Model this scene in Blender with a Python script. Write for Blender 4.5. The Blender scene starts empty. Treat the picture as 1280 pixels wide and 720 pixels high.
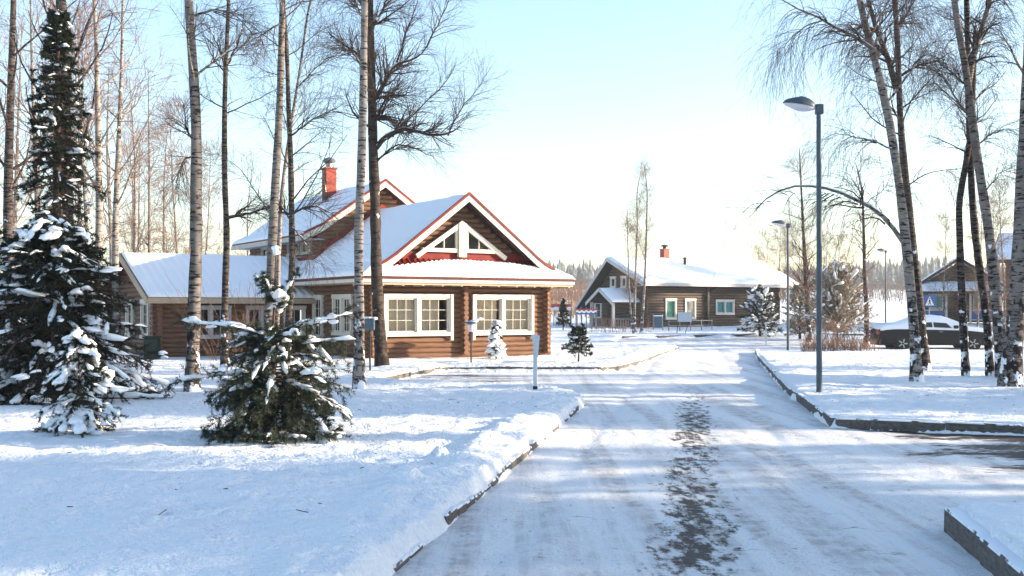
import bpy, bmesh, math, random
import numpy as np
from mathutils import Vector, Matrix

# ------------------------------------------------------------------ camera, sky, sun, exposure
scene = bpy.context.scene
COL = scene.collection
FOC = 1400.0            # focal length in pixels of the 1280 px wide photograph
HOR = 387.0             # row of the horizon
EYE = 1.65
cam_d = bpy.data.cameras.new('camera'); cam = bpy.data.objects.new('camera', cam_d); COL.objects.link(cam)
cam.location = (0, 0, EYE); cam.rotation_euler = (math.radians(90), 0, 0)
cam_d.sensor_width = 36.0; cam_d.lens = 36.0 * FOC / 1280.0
cam_d.shift_y = (HOR - 360.0) / 1280.0
cam_d.clip_start = 0.1; cam_d.clip_end = 5000
scene.camera = cam

SUN_EL = math.radians(12.5); SUN_AZ = math.radians(2.0)     # azimuth measured from +X towards +Y
world = bpy.data.worlds.new('World'); scene.world = world; world.use_nodes = True
wn = world.node_tree.nodes; wl = world.node_tree.links
bgn = wn['Background']
sky = wn.new('ShaderNodeTexSky'); sky.sky_type = 'NISHITA'; sky.sun_disc = False
sky.sun_elevation = SUN_EL; sky.sun_rotation = math.radians(90) - SUN_AZ
sky.air_density = 1.0; sky.dust_density = 1.0; sky.ozone_density = 1.7; sky.altitude = 0
wl.new(sky.outputs[0], bgn.inputs[0]); bgn.inputs[1].default_value = 0.15
sun_d = bpy.data.lights.new('sun', 'SUN'); sun = bpy.data.objects.new('sun', sun_d); COL.objects.link(sun)
sun_d.energy = 5.0; sun_d.angle = math.radians(0.55); sun_d.color = (1.0, 0.83, 0.62)
sdir = Vector((math.cos(SUN_AZ) * math.cos(SUN_EL), math.sin(SUN_AZ) * math.cos(SUN_EL), math.sin(SUN_EL)))
sun.rotation_euler = (-sdir).to_track_quat('-Z', 'Y').to_euler(); sun.location = (40, 0, 30)
vs = scene.view_settings
vs.view_transform = 'Standard'; vs.look = 'None'; vs.exposure = 1.58; vs.gamma = 1.0; vs.use_curve_mapping = False
scene.render.engine = 'CYCLES'
scene.cycles.max_bounces = 6; scene.cycles.diffuse_bounces = 3; scene.cycles.glossy_bounces = 2
scene.cycles.transparent_max_bounces = 8; scene.cycles.use_denoising = True

# ------------------------------------------------------------------ helpers
RNG = np.random.default_rng(7)
random.seed(7)
def ax(px, Y): return (px - 640.0) / FOC * Y
def az(py, Y): return EYE + (HOR - py) / FOC * Y
def at(px, py, Y): return (ax(px, Y), Y, az(py, Y))

def tag(o, label=None, cat=None, group=None, kind=None):
    if label: o['label'] = label
    if cat: o['category'] = cat
    if group: o['group'] = group
    if kind: o['kind'] = kind
    return o
def empty(name, loc=(0, 0, 0), rz=0.0):
    o = bpy.data.objects.new(name, None); COL.objects.link(o)
    o.location = loc; o.rotation_euler = (0, 0, rz); o.empty_display_size = 0.2
    return o
def link(name, mesh, parent=None, loc=(0, 0, 0)):
    o = bpy.data.objects.new(name, mesh); COL.objects.link(o)
    if parent is not None: o.parent = parent
    o.location = loc
    return o
def copy_tree(o, parent=None):
    c = o.copy(); COL.objects.link(c); c.parent = parent
    for ch in o.children: copy_tree(ch, c)
    return c

def np_mesh(name, verts, faces, mats, smooth=True, mat_idx=None):
    """verts (n,3); faces list of (m,k) index arrays"""
    me = bpy.data.meshes.new(name)
    verts = np.asarray(verts, dtype=np.float32)
    me.vertices.add(len(verts)); me.vertices.foreach_set('co', verts.ravel())
    tot = sum(f.shape[0] * f.shape[1] for f in faces); nf = sum(f.shape[0] for f in faces)
    me.loops.add(tot); me.polygons.add(nf)
    me.loops.foreach_set('vertex_index', np.concatenate([f.ravel() for f in faces]).astype(np.int32))
    sizes = np.concatenate([np.full(f.shape[0], f.shape[1]) for f in faces])
    starts = np.concatenate([[0], np.cumsum(sizes)[:-1]]).astype(np.int32)
    me.polygons.foreach_set('loop_start', starts)
    me.polygons.foreach_set('use_smooth', np.full(nf, smooth))
    if mat_idx is not None: me.polygons.foreach_set('material_index', np.asarray(mat_idx, dtype=np.int32))
    for m in (mats if isinstance(mats, (list, tuple)) else [mats]): me.materials.append(m)
    me.update(calc_edges=True)
    return me

class NB:
    """numpy mesh collector"""
    def __init__(s): s.v = []; s.f = []; s.mi = []; s.n = 0
    def push(s, v, faces, mi=0):
        v = np.asarray(v).reshape(-1, 3)
        for f in faces:
            s.f.append(f + s.n); s.mi.append(np.full(len(f), mi))
        s.v.append(v); s.n += len(v)
    def tubes(s, P, R, k, mi=0, squash=None, lift=None):
        M, N, _ = P.shape
        if M == 0: return
        T = np.gradient(P, axis=1); T /= np.linalg.norm(T, axis=2, keepdims=True) + 1e-9
        mean = T.mean(axis=1); ref = np.where(np.abs(mean[:, 2:3]) > 0.8, np.array([[1.0, 0, 0]]), np.array([[0, 0, 1.0]]))
        A = np.cross(T, ref[:, None, :]); A /= np.linalg.norm(A, axis=2, keepdims=True) + 1e-9
        B = np.cross(A, T)
        a = np.arange(k) * 2 * math.pi / k
        off = R[:, :, None, None] * (np.cos(a)[None, None, :, None] * A[:, :, None, :] + np.sin(a)[None, None, :, None] * B[:, :, None, :])
        if squash is not None: off[..., 2] *= squash
        V = P[:, :, None, :] + off
        if lift is not None: V[..., 2] += lift[..., None]
        idx = np.arange(M * N * k).reshape(M, N, k)
        q = np.stack([idx[:, :-1, :], np.roll(idx, -1, 2)[:, :-1, :], np.roll(idx, -1, 2)[:, 1:, :], idx[:, 1:, :]], axis=-1).reshape(-1, 4)
        s.push(V, [q], mi)
    def tris(s, T, mi=0):
        s.push(T.reshape(-1, 3), [np.arange(len(T) * 3).reshape(-1, 3)], mi)
    def mesh(s, name, mats, smooth=True):
        return np_mesh(name, np.concatenate(s.v), s.f, mats, smooth, np.concatenate(s.mi))

class MB:
    """small hand-made meshes"""
    def __init__(s): s.v = []; s.f = []; s.m = []
    def add(s, vs, fs, m=0):
        n = len(s.v); s.v += [tuple(v) for v in vs]; s.f += [tuple(i + n for i in f) for f in fs]; s.m += [m] * len(fs)
    def box(s, x0, x1, y0, y1, z0, z1, m=0, M=None):
        vs = [Vector(p) for p in ((x0,y0,z0),(x1,y0,z0),(x1,y1,z0),(x0,y1,z0),(x0,y0,z1),(x1,y0,z1),(x1,y1,z1),(x0,y1,z1))]
        if M is not None: vs = [M @ v for v in vs]
        s.add(vs, [(3,2,1,0),(4,5,6,7),(0,1,5,4),(1,2,6,5),(2,3,7,6),(3,0,4,7)], m)
    def prism(s, pts, off, m=0):
        off = Vector(off); n = len(pts); vs = [Vector(p) for p in pts]; vs = vs + [v + off for v in vs]
        s.add(vs, [tuple(range(n - 1, -1, -1)), tuple(range(n, 2 * n))] + [(i, (i + 1) % n, n + (i + 1) % n, n + i) for i in range(n)], m)
    def bar(s, a, b, w, h, m=0, up=(0, 0, 1)):
        a = Vector(a); b = Vector(b); t = (b - a).normalized(); side = t.cross(Vector(up)).normalized() * (w / 2); u = side.cross(t).normalized() * (h / 2)
        vs = [a - side - u, a + side - u, a + side + u, a - side + u, b - side - u, b + side - u, b + side + u, b - side + u]
        s.add(vs, [(3,2,1,0),(4,5,6,7),(0,1,5,4),(1,2,6,5),(2,3,7,6),(3,0,4,7)], m)
    def lathe(s, prof, k=16, c=(0, 0, 0), m=0, axis='z'):
        n = len(prof); vs = []
        for r, z in prof:
            for i in range(k):
                a = 2 * math.pi * i / k
                p = (r * math.cos(a), r * math.sin(a), z) if axis == 'z' else ((r * math.cos(a), z, r * math.sin(a)) if axis == 'y' else (z, r * math.cos(a), r * math.sin(a)))
                vs.append((c[0] + p[0], c[1] + p[1], c[2] + p[2]))
        fs = [(j * k + i, j * k + (i + 1) % k, (j + 1) * k + (i + 1) % k, (j + 1) * k + i) for j in range(n - 1) for i in range(k)]
        fs += [tuple(range(k - 1, -1, -1)), tuple((n - 1) * k + i for i in range(k))]
        s.add(vs, fs, m)
    def tube(s, pts, r, k=8, m=0):
        nb = NB(); P = np.array([pts], dtype=float); R = np.full(P.shape[:2], r) if np.isscalar(r) else np.array([r], dtype=float)
        nb.tubes(P, R, k); n = len(s.v)
        v = np.concatenate(nb.v)
        s.add(v.tolist(), [tuple(f) for f in nb.f[0].tolist()] + [tuple(range(k)), tuple(len(v) - 1 - i for i in range(k))], m)
    def mesh(s, name, mats, smooth=False):
        me = bpy.data.meshes.new(name); me.from_pydata(s.v, [], s.f)
        for m in (mats if isinstance(mats, (list, tuple)) else [mats]): me.materials.append(m)
        me.polygons.foreach_set('material_index', s.m)
        bm = bmesh.new(); bm.from_mesh(me); bmesh.ops.recalc_face_normals(bm, faces=bm.faces); bm.to_mesh(me); bm.free()
        if smooth:
            me.polygons.foreach_set('use_smooth', [True] * len(me.polygons))
            try: me.set_sharp_from_angle(angle=math.radians(40))
            except Exception: pass
        me.update(); return me
    def build(s, name, mats, parent=None, smooth=False, bevel=0.0, loc=(0, 0, 0)):
        o = link(name, s.mesh(name, mats, smooth), parent, loc)
        if bevel:
            b = o.modifiers.new('bevel', 'BEVEL'); b.width = bevel; b.segments = 2; b.limit_method = 'ANGLE'
        return o

# value noise, vectorised
_tab = RNG.random((256, 256))
def vnoise(x, y):
    xi = np.floor(x).astype(int); yi = np.floor(y).astype(int); fx = x - xi; fy = y - yi
    fx = fx * fx * (3 - 2 * fx); fy = fy * fy * (3 - 2 * fy)
    a = _tab[xi % 256, yi % 256]; b = _tab[(xi + 1) % 256, yi % 256]; c = _tab[xi % 256, (yi + 1) % 256]; d = _tab[(xi + 1) % 256, (yi + 1) % 256]
    return (a * (1 - fx) + b * fx) * (1 - fy) + (c * (1 - fx) + d * fx) * fy - 0.5
def fbm(x, y, o=3):
    r = 0; amp = 1.0
    for i in range(o): r = r + amp * vnoise(x * 2 ** i + 17.3 * i, y * 2 ** i + 5.1 * i); amp *= 0.5
    return r

# ------------------------------------------------------------------ materials
MAT = {}
def mat(name, col, rough=0.7, var=0.0, scale=8.0, col2=None, bump=0.0, bscale=30.0, stretch=(1, 1, 1), metal=0.0, spec=0.3, snow=0.0, emit=None):
    m = bpy.data.materials.new(name); m.use_nodes = True; nt = m.node_tree; N = nt.nodes; L = nt.links
    b = N['Principled BSDF']; b.inputs['Roughness'].default_value = rough; b.inputs['Metallic'].default_value = metal
    b.inputs['Specular IOR Level'].default_value = spec
    b.inputs['Base Color'].default_value = (*col, 1)
    tc = N.new('ShaderNodeTexCoord'); mp = N.new('ShaderNodeMapping'); mp.inputs['Scale'].default_value = stretch
    L.new(tc.outputs['Object'], mp.inputs['Vector'])
    out = None
    if col2 is not None or var:
        if col2 is None: col2 = tuple(max(0, c * (1 - var)) for c in col)
        n = N.new('ShaderNodeTexNoise'); n.inputs['Scale'].default_value = scale; n.inputs['Detail'].default_value = 5
        L.new(mp.outputs[0], n.inputs['Vector'])
        r = N.new('ShaderNodeValToRGB'); r.color_ramp.elements[0].position = 0.35; r.color_ramp.elements[1].position = 0.65
        r.color_ramp.elements[0].color = (*col2, 1); r.color_ramp.elements[1].color = (*col, 1)
        L.new(n.outputs['Fac'], r.inputs[0]); out = r.outputs[0]
        L.new(out, b.inputs['Base Color'])
    if snow != 0:
        g = N.new('ShaderNodeNewGeometry'); sx = N.new('ShaderNodeSeparateXYZ'); L.new(g.outputs['True Normal'], sx.inputs[0])
        n2 = N.new('ShaderNodeTexNoise'); n2.inputs['Scale'].default_value = 9; L.new(g.outputs['Position'], n2.inputs['Vector'])
        ad = N.new('ShaderNodeMath'); ad.operation = 'ADD'; L.new(sx.outputs[2], ad.inputs[0]); L.new(n2.outputs['Fac'], ad.inputs[1])
        rr = N.new('ShaderNodeValToRGB'); rr.color_ramp.elements[0].position = min(.98, 1.0 + 0.25 - snow) / 1.6; rr.color_ramp.elements[1].position = min(.99, (1.0 + 0.35 - snow)) / 1.6
        dv = N.new('ShaderNodeMath'); dv.operation = 'DIVIDE'; dv.inputs[1].default_value = 1.6; L.new(ad.outputs[0], dv.inputs[0]); L.new(dv.outputs[0], rr.inputs[0])
        mx = N.new('ShaderNodeMix'); mx.data_type = 'RGBA'; L.new(rr.outputs[0], mx.inputs[0])
        if out is not None: L.new(out, mx.inputs[6])
        else: mx.inputs[6].default_value = (*col, 1)
        mx.inputs[7].default_value = (0.82, 0.84, 0.88, 1); L.new(mx.outputs[2], b.inputs['Base Color'])
    if bump:
        n = N.new('ShaderNodeTexNoise'); n.inputs['Scale'].default_value = bscale; n.inputs['Detail'].default_value = 4
        L.new(mp.outputs[0], n.inputs['Vector'])
        bp = N.new('ShaderNodeBump'); bp.inputs['Strength'].default_value = bump; bp.inputs['Distance'].default_value = 0.02
        L.new(n.outputs['Fac'], bp.inputs['Height']); L.new(bp.outputs[0], b.inputs['Normal'])
    MAT[name] = m; return m

def snow_material(name, bump=0.5, scale=7.0, dist=0.05, fine=60.0):
    m = bpy.data.materials.new(name); m.use_nodes = True; nt = m.node_tree; N = nt.nodes; L = nt.links; b = N['Principled BSDF']
    b.inputs['Base Color'].default_value = (0.86, 0.88, 0.91, 1); b.inputs['Roughness'].default_value = 0.55; b.inputs['Specular IOR Level'].default_value = 0.25
    g = N.new('ShaderNodeNewGeometry')
    n1 = N.new('ShaderNodeTexNoise'); n1.inputs['Scale'].default_value = scale; n1.inputs['Detail'].default_value = 6; n1.inputs['Roughness'].default_value = 0.6
    n2 = N.new('ShaderNodeTexNoise'); n2.inputs['Scale'].default_value = fine; n2.inputs['Detail'].default_value = 2
    L.new(g.outputs['Position'], n1.inputs['Vector']); L.new(g.outputs['Position'], n2.inputs['Vector'])
    a = N.new('ShaderNodeMath'); a.operation = 'MULTIPLY_ADD'; a.inputs[1].default_value = 0.12
    L.new(n2.outputs['Fac'], a.inputs[0]); L.new(n1.outputs['Fac'], a.inputs[2])
    bp = N.new('ShaderNodeBump'); bp.inputs['Strength'].default_value = bump; bp.inputs['Distance'].default_value = dist
    L.new(a.outputs[0], bp.inputs['Height']); L.new(bp.outputs[0], b.inputs['Normal'])
    MAT[name] = m; return m
snow_material('snow_ground', 0.9, 4.5, 0.18, 38.0)
snow_material('snow_soft', 0.35, 14.0, 0.03, 60.0)

def road_material():
    m = bpy.data.materials.new('packed_snow_road'); m.use_nodes = True; nt = m.node_tree; N = nt.nodes; L = nt.links; b = N['Principled BSDF']
    g = N.new('ShaderNodeNewGeometry'); sp = N.new('ShaderNodeSeparateXYZ'); L.new(g.outputs['Position'], sp.inputs[0])
    def math_(op, a, c=None, d=None):
        n = N.new('ShaderNodeMath'); n.operation = op
        for i, v in enumerate((a, c, d)):
            if v is None: continue
            if isinstance(v, (int, float)): n.inputs[i].default_value = v
            else: L.new(v, n.inputs[i])
        return n.outputs[0]
    def ramp(v, a, c):
        n = N.new('ShaderNodeMapRange'); n.interpolation_type = 'SMOOTHSTEP'; n.inputs[1].default_value = a; n.inputs[2].default_value = c; L.new(v, n.inputs[0]); return n.outputs[0]
    def noise(sc, det, stretch, rough=0.55, rot=-9.26):
        mp = N.new('ShaderNodeMapping'); mp.inputs['Rotation'].default_value = (0, 0, math.radians(-rot)); mp.inputs['Scale'].default_value = stretch
        L.new(g.outputs['Position'], mp.inputs[0]); n = N.new('ShaderNodeTexNoise'); n.inputs['Scale'].default_value = sc; n.inputs['Detail'].default_value = det; n.inputs['Roughness'].default_value = rough
        L.new(mp.outputs[0], n.inputs['Vector']); return n.outputs['Fac']
    v = math_('MULTIPLY_ADD', sp.outputs[1], -0.163, sp.outputs[0])         # distance across the main road
    # central worn track, with ragged, cross-grained edges
    big = noise(0.55, 2, (1, 0.6, 1)); med = noise(5.0, 6, (1, 1, 1), 0.68); cross = noise(9.0, 5, (0.8, 2.2, 1), 0.68)
    wob = math_('MULTIPLY_ADD', math_('SUBTRACT', noise(0.35, 1, (0.2, 1, 1)), 0.5), 0.35, v)
    dist = math_('ABSOLUTE', math_('ADD', wob, 0.02))
    band = ramp(dist, 0.52, 0.02)
    nearlim = ramp(sp.outputs[1], 30, 15)
    tr = math_('MULTIPLY', math_('MULTIPLY', band, nearlim), math_('MULTIPLY_ADD', ramp(big, 0.30, 0.55), .6, .4))
    blend = math_('MULTIPLY_ADD', cross, 0.20, math_('MULTIPLY', noise(6.0, 8, (1.5, .55, 1), .70), 0.80))
    worn = math_('MULTIPLY_ADD', tr, 0.28, math_('MULTIPLY_ADD', math_('SUBTRACT', blend, .5), 1.45, .47))
    m1 = ramp(worn, 0.60, 0.78)
    # patches near the mouths of the side road and the parking bay
    sx = math_('MULTIPLY', ramp(sp.outputs[0], 4.0, 6.2), math_('MULTIPLY', ramp(sp.outputs[1], 9.0, 11.5), ramp(sp.outputs[1], 18.0, 15.5)))
    dx = math_('MULTIPLY', ramp(sp.outputs[0], 1.4, -0.6), math_('MULTIPLY', ramp(sp.outputs[1], 23.5, 25.0), ramp(sp.outputs[1], 31.0, 29.0)))
    px = math_('MULTIPLY', ramp(sp.outputs[1], 38.0, 46.0), 0.5)
    pat = noise(1.1, 6, (0.45, 1.6, 1), 0.66, 18)
    side = math_('ADD', math_('MULTIPLY', math_('MAXIMUM', math_('MAXIMUM', sx, math_('MULTIPLY', dx, .55)), math_('MULTIPLY', px, .7)), 0.27), math_('MULTIPLY_ADD', math_('SUBTRACT', cross, 0.5), 0.35, pat))
    ek = math_('MULTIPLY_ADD', sp.outputs[0], .46, math_('SUBTRACT', sp.outputs[1], 17.73))
    eb = math_('MULTIPLY', math_('MULTIPLY', ramp(ek, -.75, -.25), ramp(sp.outputs[0], 4.6, 6.0)), ramp(sp.outputs[1], 16.5, 15.6))
    side = math_('MULTIPLY_ADD', eb, .16, side)
    m2 = ramp(side, 0.64, 0.74)
    speck = math_('MULTIPLY', ramp(noise(34, 5, (1, .7, 1), .75), 0.58, 0.67), ramp(noise(1.3, 4, (1.5, .35, 1)), .30, .75))
    grime = ramp(noise(1.5, 5, (1.6, 0.07, 1), .65), 0.43, 0.66)
    mask = math_('MINIMUM', math_('ADD', math_('MAXIMUM', m1, m2), math_('MULTIPLY', speck, 0.45)), 1.0)
    c1 = N.new('ShaderNodeMix'); c1.data_type = 'RGBA'; c1.inputs[6].default_value = (0.86, 0.87, 0.89, 1); c1.inputs[7].default_value = (0.50, 0.47, 0.465, 1); L.new(math_('MULTIPLY', math_('MULTIPLY_ADD', ramp(med, .40, .64), .75, .35), grime), c1.inputs[0])
    asp = N.new('ShaderNodeMix'); asp.data_type = 'RGBA'; asp.inputs[6].default_value = (0.020, 0.015, 0.013, 1); asp.inputs[7].default_value = (0.085, 0.055, 0.042, 1); L.new(med, asp.inputs[0])
    grit = N.new('ShaderNodeMix'); grit.data_type = 'RGBA'; grit.inputs[7].default_value = (0.42, 0.39, 0.38, 1); L.new(c1.outputs[2], grit.inputs[6])
    L.new(math_('MULTIPLY', ramp(noise(55, 4, (1, .7, 1), .8), .50, .66), math_('MULTIPLY_ADD', ramp(noise(.8, 3, (1.4, .2, 1)), .35, .7), .5, .25)), grit.inputs[0])
    c2 = N.new('ShaderNodeMix'); c2.data_type = 'RGBA'; L.new(mask, c2.inputs[0]); L.new(grit.outputs[2], c2.inputs[6]); L.new(asp.outputs[2], c2.inputs[7])
    L.new(c2.outputs[2], b.inputs['Base Color'])
    b.inputs['Roughness'].default_value = 0.6; b.inputs['Specular IOR Level'].default_value = 0.3
    # relief: packed grain, melt edges and chevron tyre prints beside the left kerb
    tw = math_('SUBTRACT', 1.0, ramp(math_('ABSOLUTE', math_('ADD', v, 1.32)), 0.10, 0.19))
    tw2 = math_('SUBTRACT', 1.0, ramp(math_('ABSOLUTE', math_('ADD', v, -1.12)), 0.09, 0.17))
    lug = math_('SINE', math_('MULTIPLY_ADD', math_('ABSOLUTE', math_('ADD', v, 1.32)), 30.0, math_('MULTIPLY', sp.outputs[1], 62.0)))
    tread = math_('MULTIPLY', math_('MULTIPLY', math_('ADD', tw, math_('MULTIPLY', tw2, 0.5)), lug), ramp(noise(0.8, 2, (1, 0.5, 1)), 0.35, 0.55))
    h = math_('ADD', math_('MULTIPLY', tread, 0.12), math_('ADD', math_('MULTIPLY', noise(20, 6, (1, 1, 1), 0.75), 1.3), math_('ADD', math_('MULTIPLY', mask, -0.5), math_('MULTIPLY', noise(3, 4, (1.4, 0.7, 1)), 1.0))))
    bp = N.new('ShaderNodeBump'); bp.inputs['Strength'].default_value = 0.9; bp.inputs['Distance'].default_value = 0.03; L.new(h, bp.inputs['Height']); L.new(bp.outputs[0], b.inputs['Normal'])
    MAT['road'] = m
road_material()

def log_material(name, c1, c2, c3):
    m = bpy.data.materials.new(name); m.use_nodes = True; nt = m.node_tree; N = nt.nodes; L = nt.links; b = N['Principled BSDF']
    tc = N.new('ShaderNodeTexCoord'); oi = N.new('ShaderNodeObjectInfo'); g = N.new('ShaderNodeNewGeometry')
    mp = N.new('ShaderNodeMapping'); mp.inputs['Scale'].default_value = (1.2, 1.2, 14); L.new(g.outputs['Position'], mp.inputs[0])
    n = N.new('ShaderNodeTexNoise'); n.inputs['Scale'].default_value = 2.2; n.inputs['Detail'].default_value = 6; L.new(mp.outputs[0], n.inputs['Vector'])
    r = N.new('ShaderNodeValToRGB'); r.color_ramp.elements[0].position = 0.3; r.color_ramp.elements[1].position = 0.72
    r.color_ramp.elements[0].color = (*c2, 1); r.color_ramp.elements[1].color = (*c1, 1); L.new(n.outputs['Fac'], r.inputs[0])
    mx = N.new('ShaderNodeMix'); mx.data_type = 'RGBA'; ml = N.new('ShaderNodeMath'); ml.operation = 'MULTIPLY'; ml.inputs[1].default_value = 0.55
    L.new(oi.outputs['Random'], ml.inputs[0]); L.new(ml.outputs[0], mx.inputs[0]); L.new(r.outputs[0], mx.inputs[6]); mx.inputs[7].default_value = (*c3, 1)
    L.new(mx.outputs[2], b.inputs['Base Color']); b.inputs['Roughness'].default_value = 0.65; b.inputs['Specular IOR Level'].default_value = 0.25
    bp = N.new('ShaderNodeBump'); bp.inputs['Strength'].default_value = 0.4; bp.inputs['Distance'].default_value = 0.01; L.new(n.outputs['Fac'], bp.inputs['Height']); L.new(bp.outputs[0], b.inputs['Normal'])
    MAT[name] = m
log_material('log_tan', (0.225, 0.116, 0.064), (0.095, 0.047, 0.028), (0.135, 0.066, 0.038))
log_material('log_grey', (0.095, 0.066, 0.048), (0.055, 0.038, 0.029), (0.075, 0.054, 0.042))

def bark_material(name, pale, dark, thresh, snowp=0.0):
    """birch bark: pale paper skin, dark lens-shaped marks across it, black fissured plates low down"""
    m = bpy.data.materials.new(name); m.use_nodes = True; nt = m.node_tree; N = nt.nodes; L = nt.links; b = N['Principled BSDF']
    tc = N.new('ShaderNodeTexCoord')
    def noise(sc, st, det=4, rough=.6):
        mp = N.new('ShaderNodeMapping'); mp.inputs['Scale'].default_value = st; L.new(tc.outputs['Object'], mp.inputs[0])
        n = N.new('ShaderNodeTexNoise'); n.inputs['Scale'].default_value = sc; n.inputs['Detail'].default_value = det; n.inputs['Roughness'].default_value = rough; L.new(mp.outputs[0], n.inputs['Vector']); return n.outputs['Fac']
    def rr(v, a, c):
        n = N.new('ShaderNodeMapRange'); n.inputs[1].default_value = a; n.inputs[2].default_value = c; L.new(v, n.inputs[0]); return n.outputs[0]
    def mt(op, a, c):
        n = N.new('ShaderNodeMath'); n.operation = op
        for i, v in enumerate((a, c)):
            if isinstance(v, (int, float)): n.inputs[i].default_value = v
            else: L.new(v, n.inputs[i])
        return n.outputs[0]
    sp = N.new('ShaderNodeSeparateXYZ'); L.new(tc.outputs['Object'], sp.inputs[0])
    marks = rr(noise(5, (1.0, 1.0, 5.5)), thresh, thresh + 0.07)
    plates = rr(mt('ADD', noise(6, (1, 1, 0.8), 5), mt('MULTIPLY', rr(sp.outputs[2], 2.2, 0.0), 0.16)), 0.60, 0.66)
    k = mt('MAXIMUM', marks, plates)
    base = N.new('ShaderNodeMix'); base.data_type = 'RGBA'; base.inputs[6].default_value = (*pale, 1); base.inputs[7].default_value = tuple(c * .62 for c in pale) + (1,); L.new(rr(noise(2.5, (1, 1, 1.5)), .4, .65), base.inputs[0])
    mx = N.new('ShaderNodeMix'); mx.data_type = 'RGBA'; L.new(k, mx.inputs[0]); L.new(base.outputs[2], mx.inputs[6]); mx.inputs[7].default_value = (*dark, 1)
    last = mx.outputs[2]
    if snowp:                                                            # wind-blown snow caught in the bark near the ground
        s2 = mt('ADD', noise(4.5, (1, 1, 0.9), 5), mt('MULTIPLY', rr(sp.outputs[2], 1.9, 0.0), snowp))
        m2 = N.new('ShaderNodeMix'); m2.data_type = 'RGBA'; L.new(rr(s2, .67, .70), m2.inputs[0]); L.new(last, m2.inputs[6]); m2.inputs[7].default_value = (.82, .84, .88, 1); last = m2.outputs[2]
    L.new(last, b.inputs['Base Color']); b.inputs['Roughness'].default_value = 0.8; b.inputs['Specular IOR Level'].default_value = 0.15
    bp = N.new('ShaderNodeBump'); bp.inputs['Strength'].default_value = 0.7; bp.inputs['Distance'].default_value = 0.02; L.new(k, bp.inputs['Height']); bp.invert = True; L.new(bp.outputs[0], b.inputs['Normal'])
    MAT[name] = m
bark_material('birch_bark', (0.30, 0.262, 0.235), (0.024, 0.018, 0.016), 0.535, 0.18)
bark_material('birch_bark_dark', (0.115, 0.09, 0.08), (0.018, 0.013, 0.012), 0.48, 0.18)
bark_material('birch_bark_shaded', (0.22, 0.19, 0.17), (0.022, 0.016, 0.014), 0.53, 0.16)  # darker copy of the birch bark: shade on the trunks put into its tone
bark_material('alder_bark', (0.075, 0.056, 0.047), (0.02, 0.015, 0.012), 0.52, 0.02)
mat('twig', (0.06, 0.04, 0.035), 0.85)
mat('twig_warm', (0.19, 0.105, 0.07), 0.85)  # warmer twig brown, with sunlight on the crowns put into the colour
mat('conifer_wood', (0.09, 0.055, 0.038), 0.9, var=0.5, bump=0.5)
mat('needle_spruce', (0.018, 0.028, 0.016), 0.75, spec=.15, col2=(0.009, 0.015, 0.009), scale=4)
mat('needle_pine', (0.038, 0.05, 0.027), 0.65, col2=(0.018, 0.028, 0.017), scale=5)
mat('needle_frost', (0.42, 0.34, 0.25), 0.8, col2=(0.17, 0.14, 0.085), scale=2.5)
mat('white_paint', (0.66, 0.61, 0.53), 0.5, var=0.08, scale=6)
mat('white_trim_old', (0.50, 0.47, 0.45), 0.6, var=0.15, scale=6)
mat('red_roof', (0.20, 0.016, 0.011), 0.5, spec=.2, col2=(0.13, 0.012, 0.009), scale=4)
mat('red_brick_paint', (0.34, 0.055, 0.03), 0.6, col2=(0.22, 0.04, 0.025), scale=9, bump=0.3)
mat('soot', (0.06, 0.045, 0.04), 0.8, var=0.4)
mat('steel', (0.30, 0.30, 0.30), 0.4, metal=0.7, var=0.3)
mat('eave_board', (0.46, 0.36, 0.26), 0.65, col2=(0.36, 0.27, 0.19), scale=5, stretch=(1, 1, 6))
mat('core_wood', (0.05, 0.028, 0.017), 0.8)
mat('stone_base', (0.30, 0.24, 0.18), 0.8, var=0.5, scale=12, bump=0.5)
mat('curtain', (0.80, 0.63, 0.43), 0.85, var=0.12, scale=4)
mat('curtain_green', (0.16, 0.58, 0.40), 0.8, var=0.2)
mat('curtain_teal', (0.16, 0.52, 0.56), 0.8, var=0.2)
mat('curtain_white', (0.74, 0.72, 0.68), 0.8, var=0.15)
mat('room', (0.06, 0.055, 0.05), 0.9)  # dark tone standing in for an unlit interior
mat('kerb_stone', (0.14, 0.125, 0.115), 0.85, col2=(0.075, 0.063, 0.058), scale=10, bump=0.5, snow=0.42)
mat('lamp_grey', (0.065, 0.092, 0.115), 0.45, var=0.25, scale=7)
mat('lamp_dark', (0.03, 0.03, 0.032), 0.5)
mat('diffuser', (0.62, 0.60, 0.66), 0.3)
mat('post_white', (0.55, 0.60, 0.64), 0.5, var=0.15, scale=20)
mat('blue_paint', (0.05, 0.12, 0.33), 0.5, var=0.15)
mat('blue_grey', (0.085, 0.13, 0.17), 0.5, var=0.2)
mat('red_paint', (0.40, 0.07, 0.08), 0.5)
mat('black_rubber', (0.02, 0.02, 0.02), 0.8)
mat('car_paint', (0.014, 0.012, 0.012), 0.5, spec=0.25)
mat('car_glass', (0.02, 0.022, 0.025), 0.1, spec=0.6)
mat('alloy', (0.42, 0.42, 0.43), 0.35, metal=0.8)
mat('lens_red', (0.35, 0.02, 0.02), 0.25)
mat('lens_clear', (0.6, 0.6, 0.62), 0.15)
mat('far_spruce', (0.05, 0.06, 0.055), 0.9, col2=(0.20, 0.22, 0.23), scale=0.5)
mat('far_bare', (0.16, 0.115, 0.09), 0.9, col2=(0.11, 0.08, 0.07), scale=0.4)
mat('reed', (0.34, 0.22, 0.13), 0.9)
mat('fence_grey', (0.22, 0.22, 0.23), 0.7, var=0.3)
mat('orange_wall', (0.48, 0.22, 0.09), 0.7, var=0.25)
mat('sign_white', (0.80, 0.80, 0.80), 0.4)
mat('bin_green', (0.008, 0.02, 0.013), 0.6)
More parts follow.
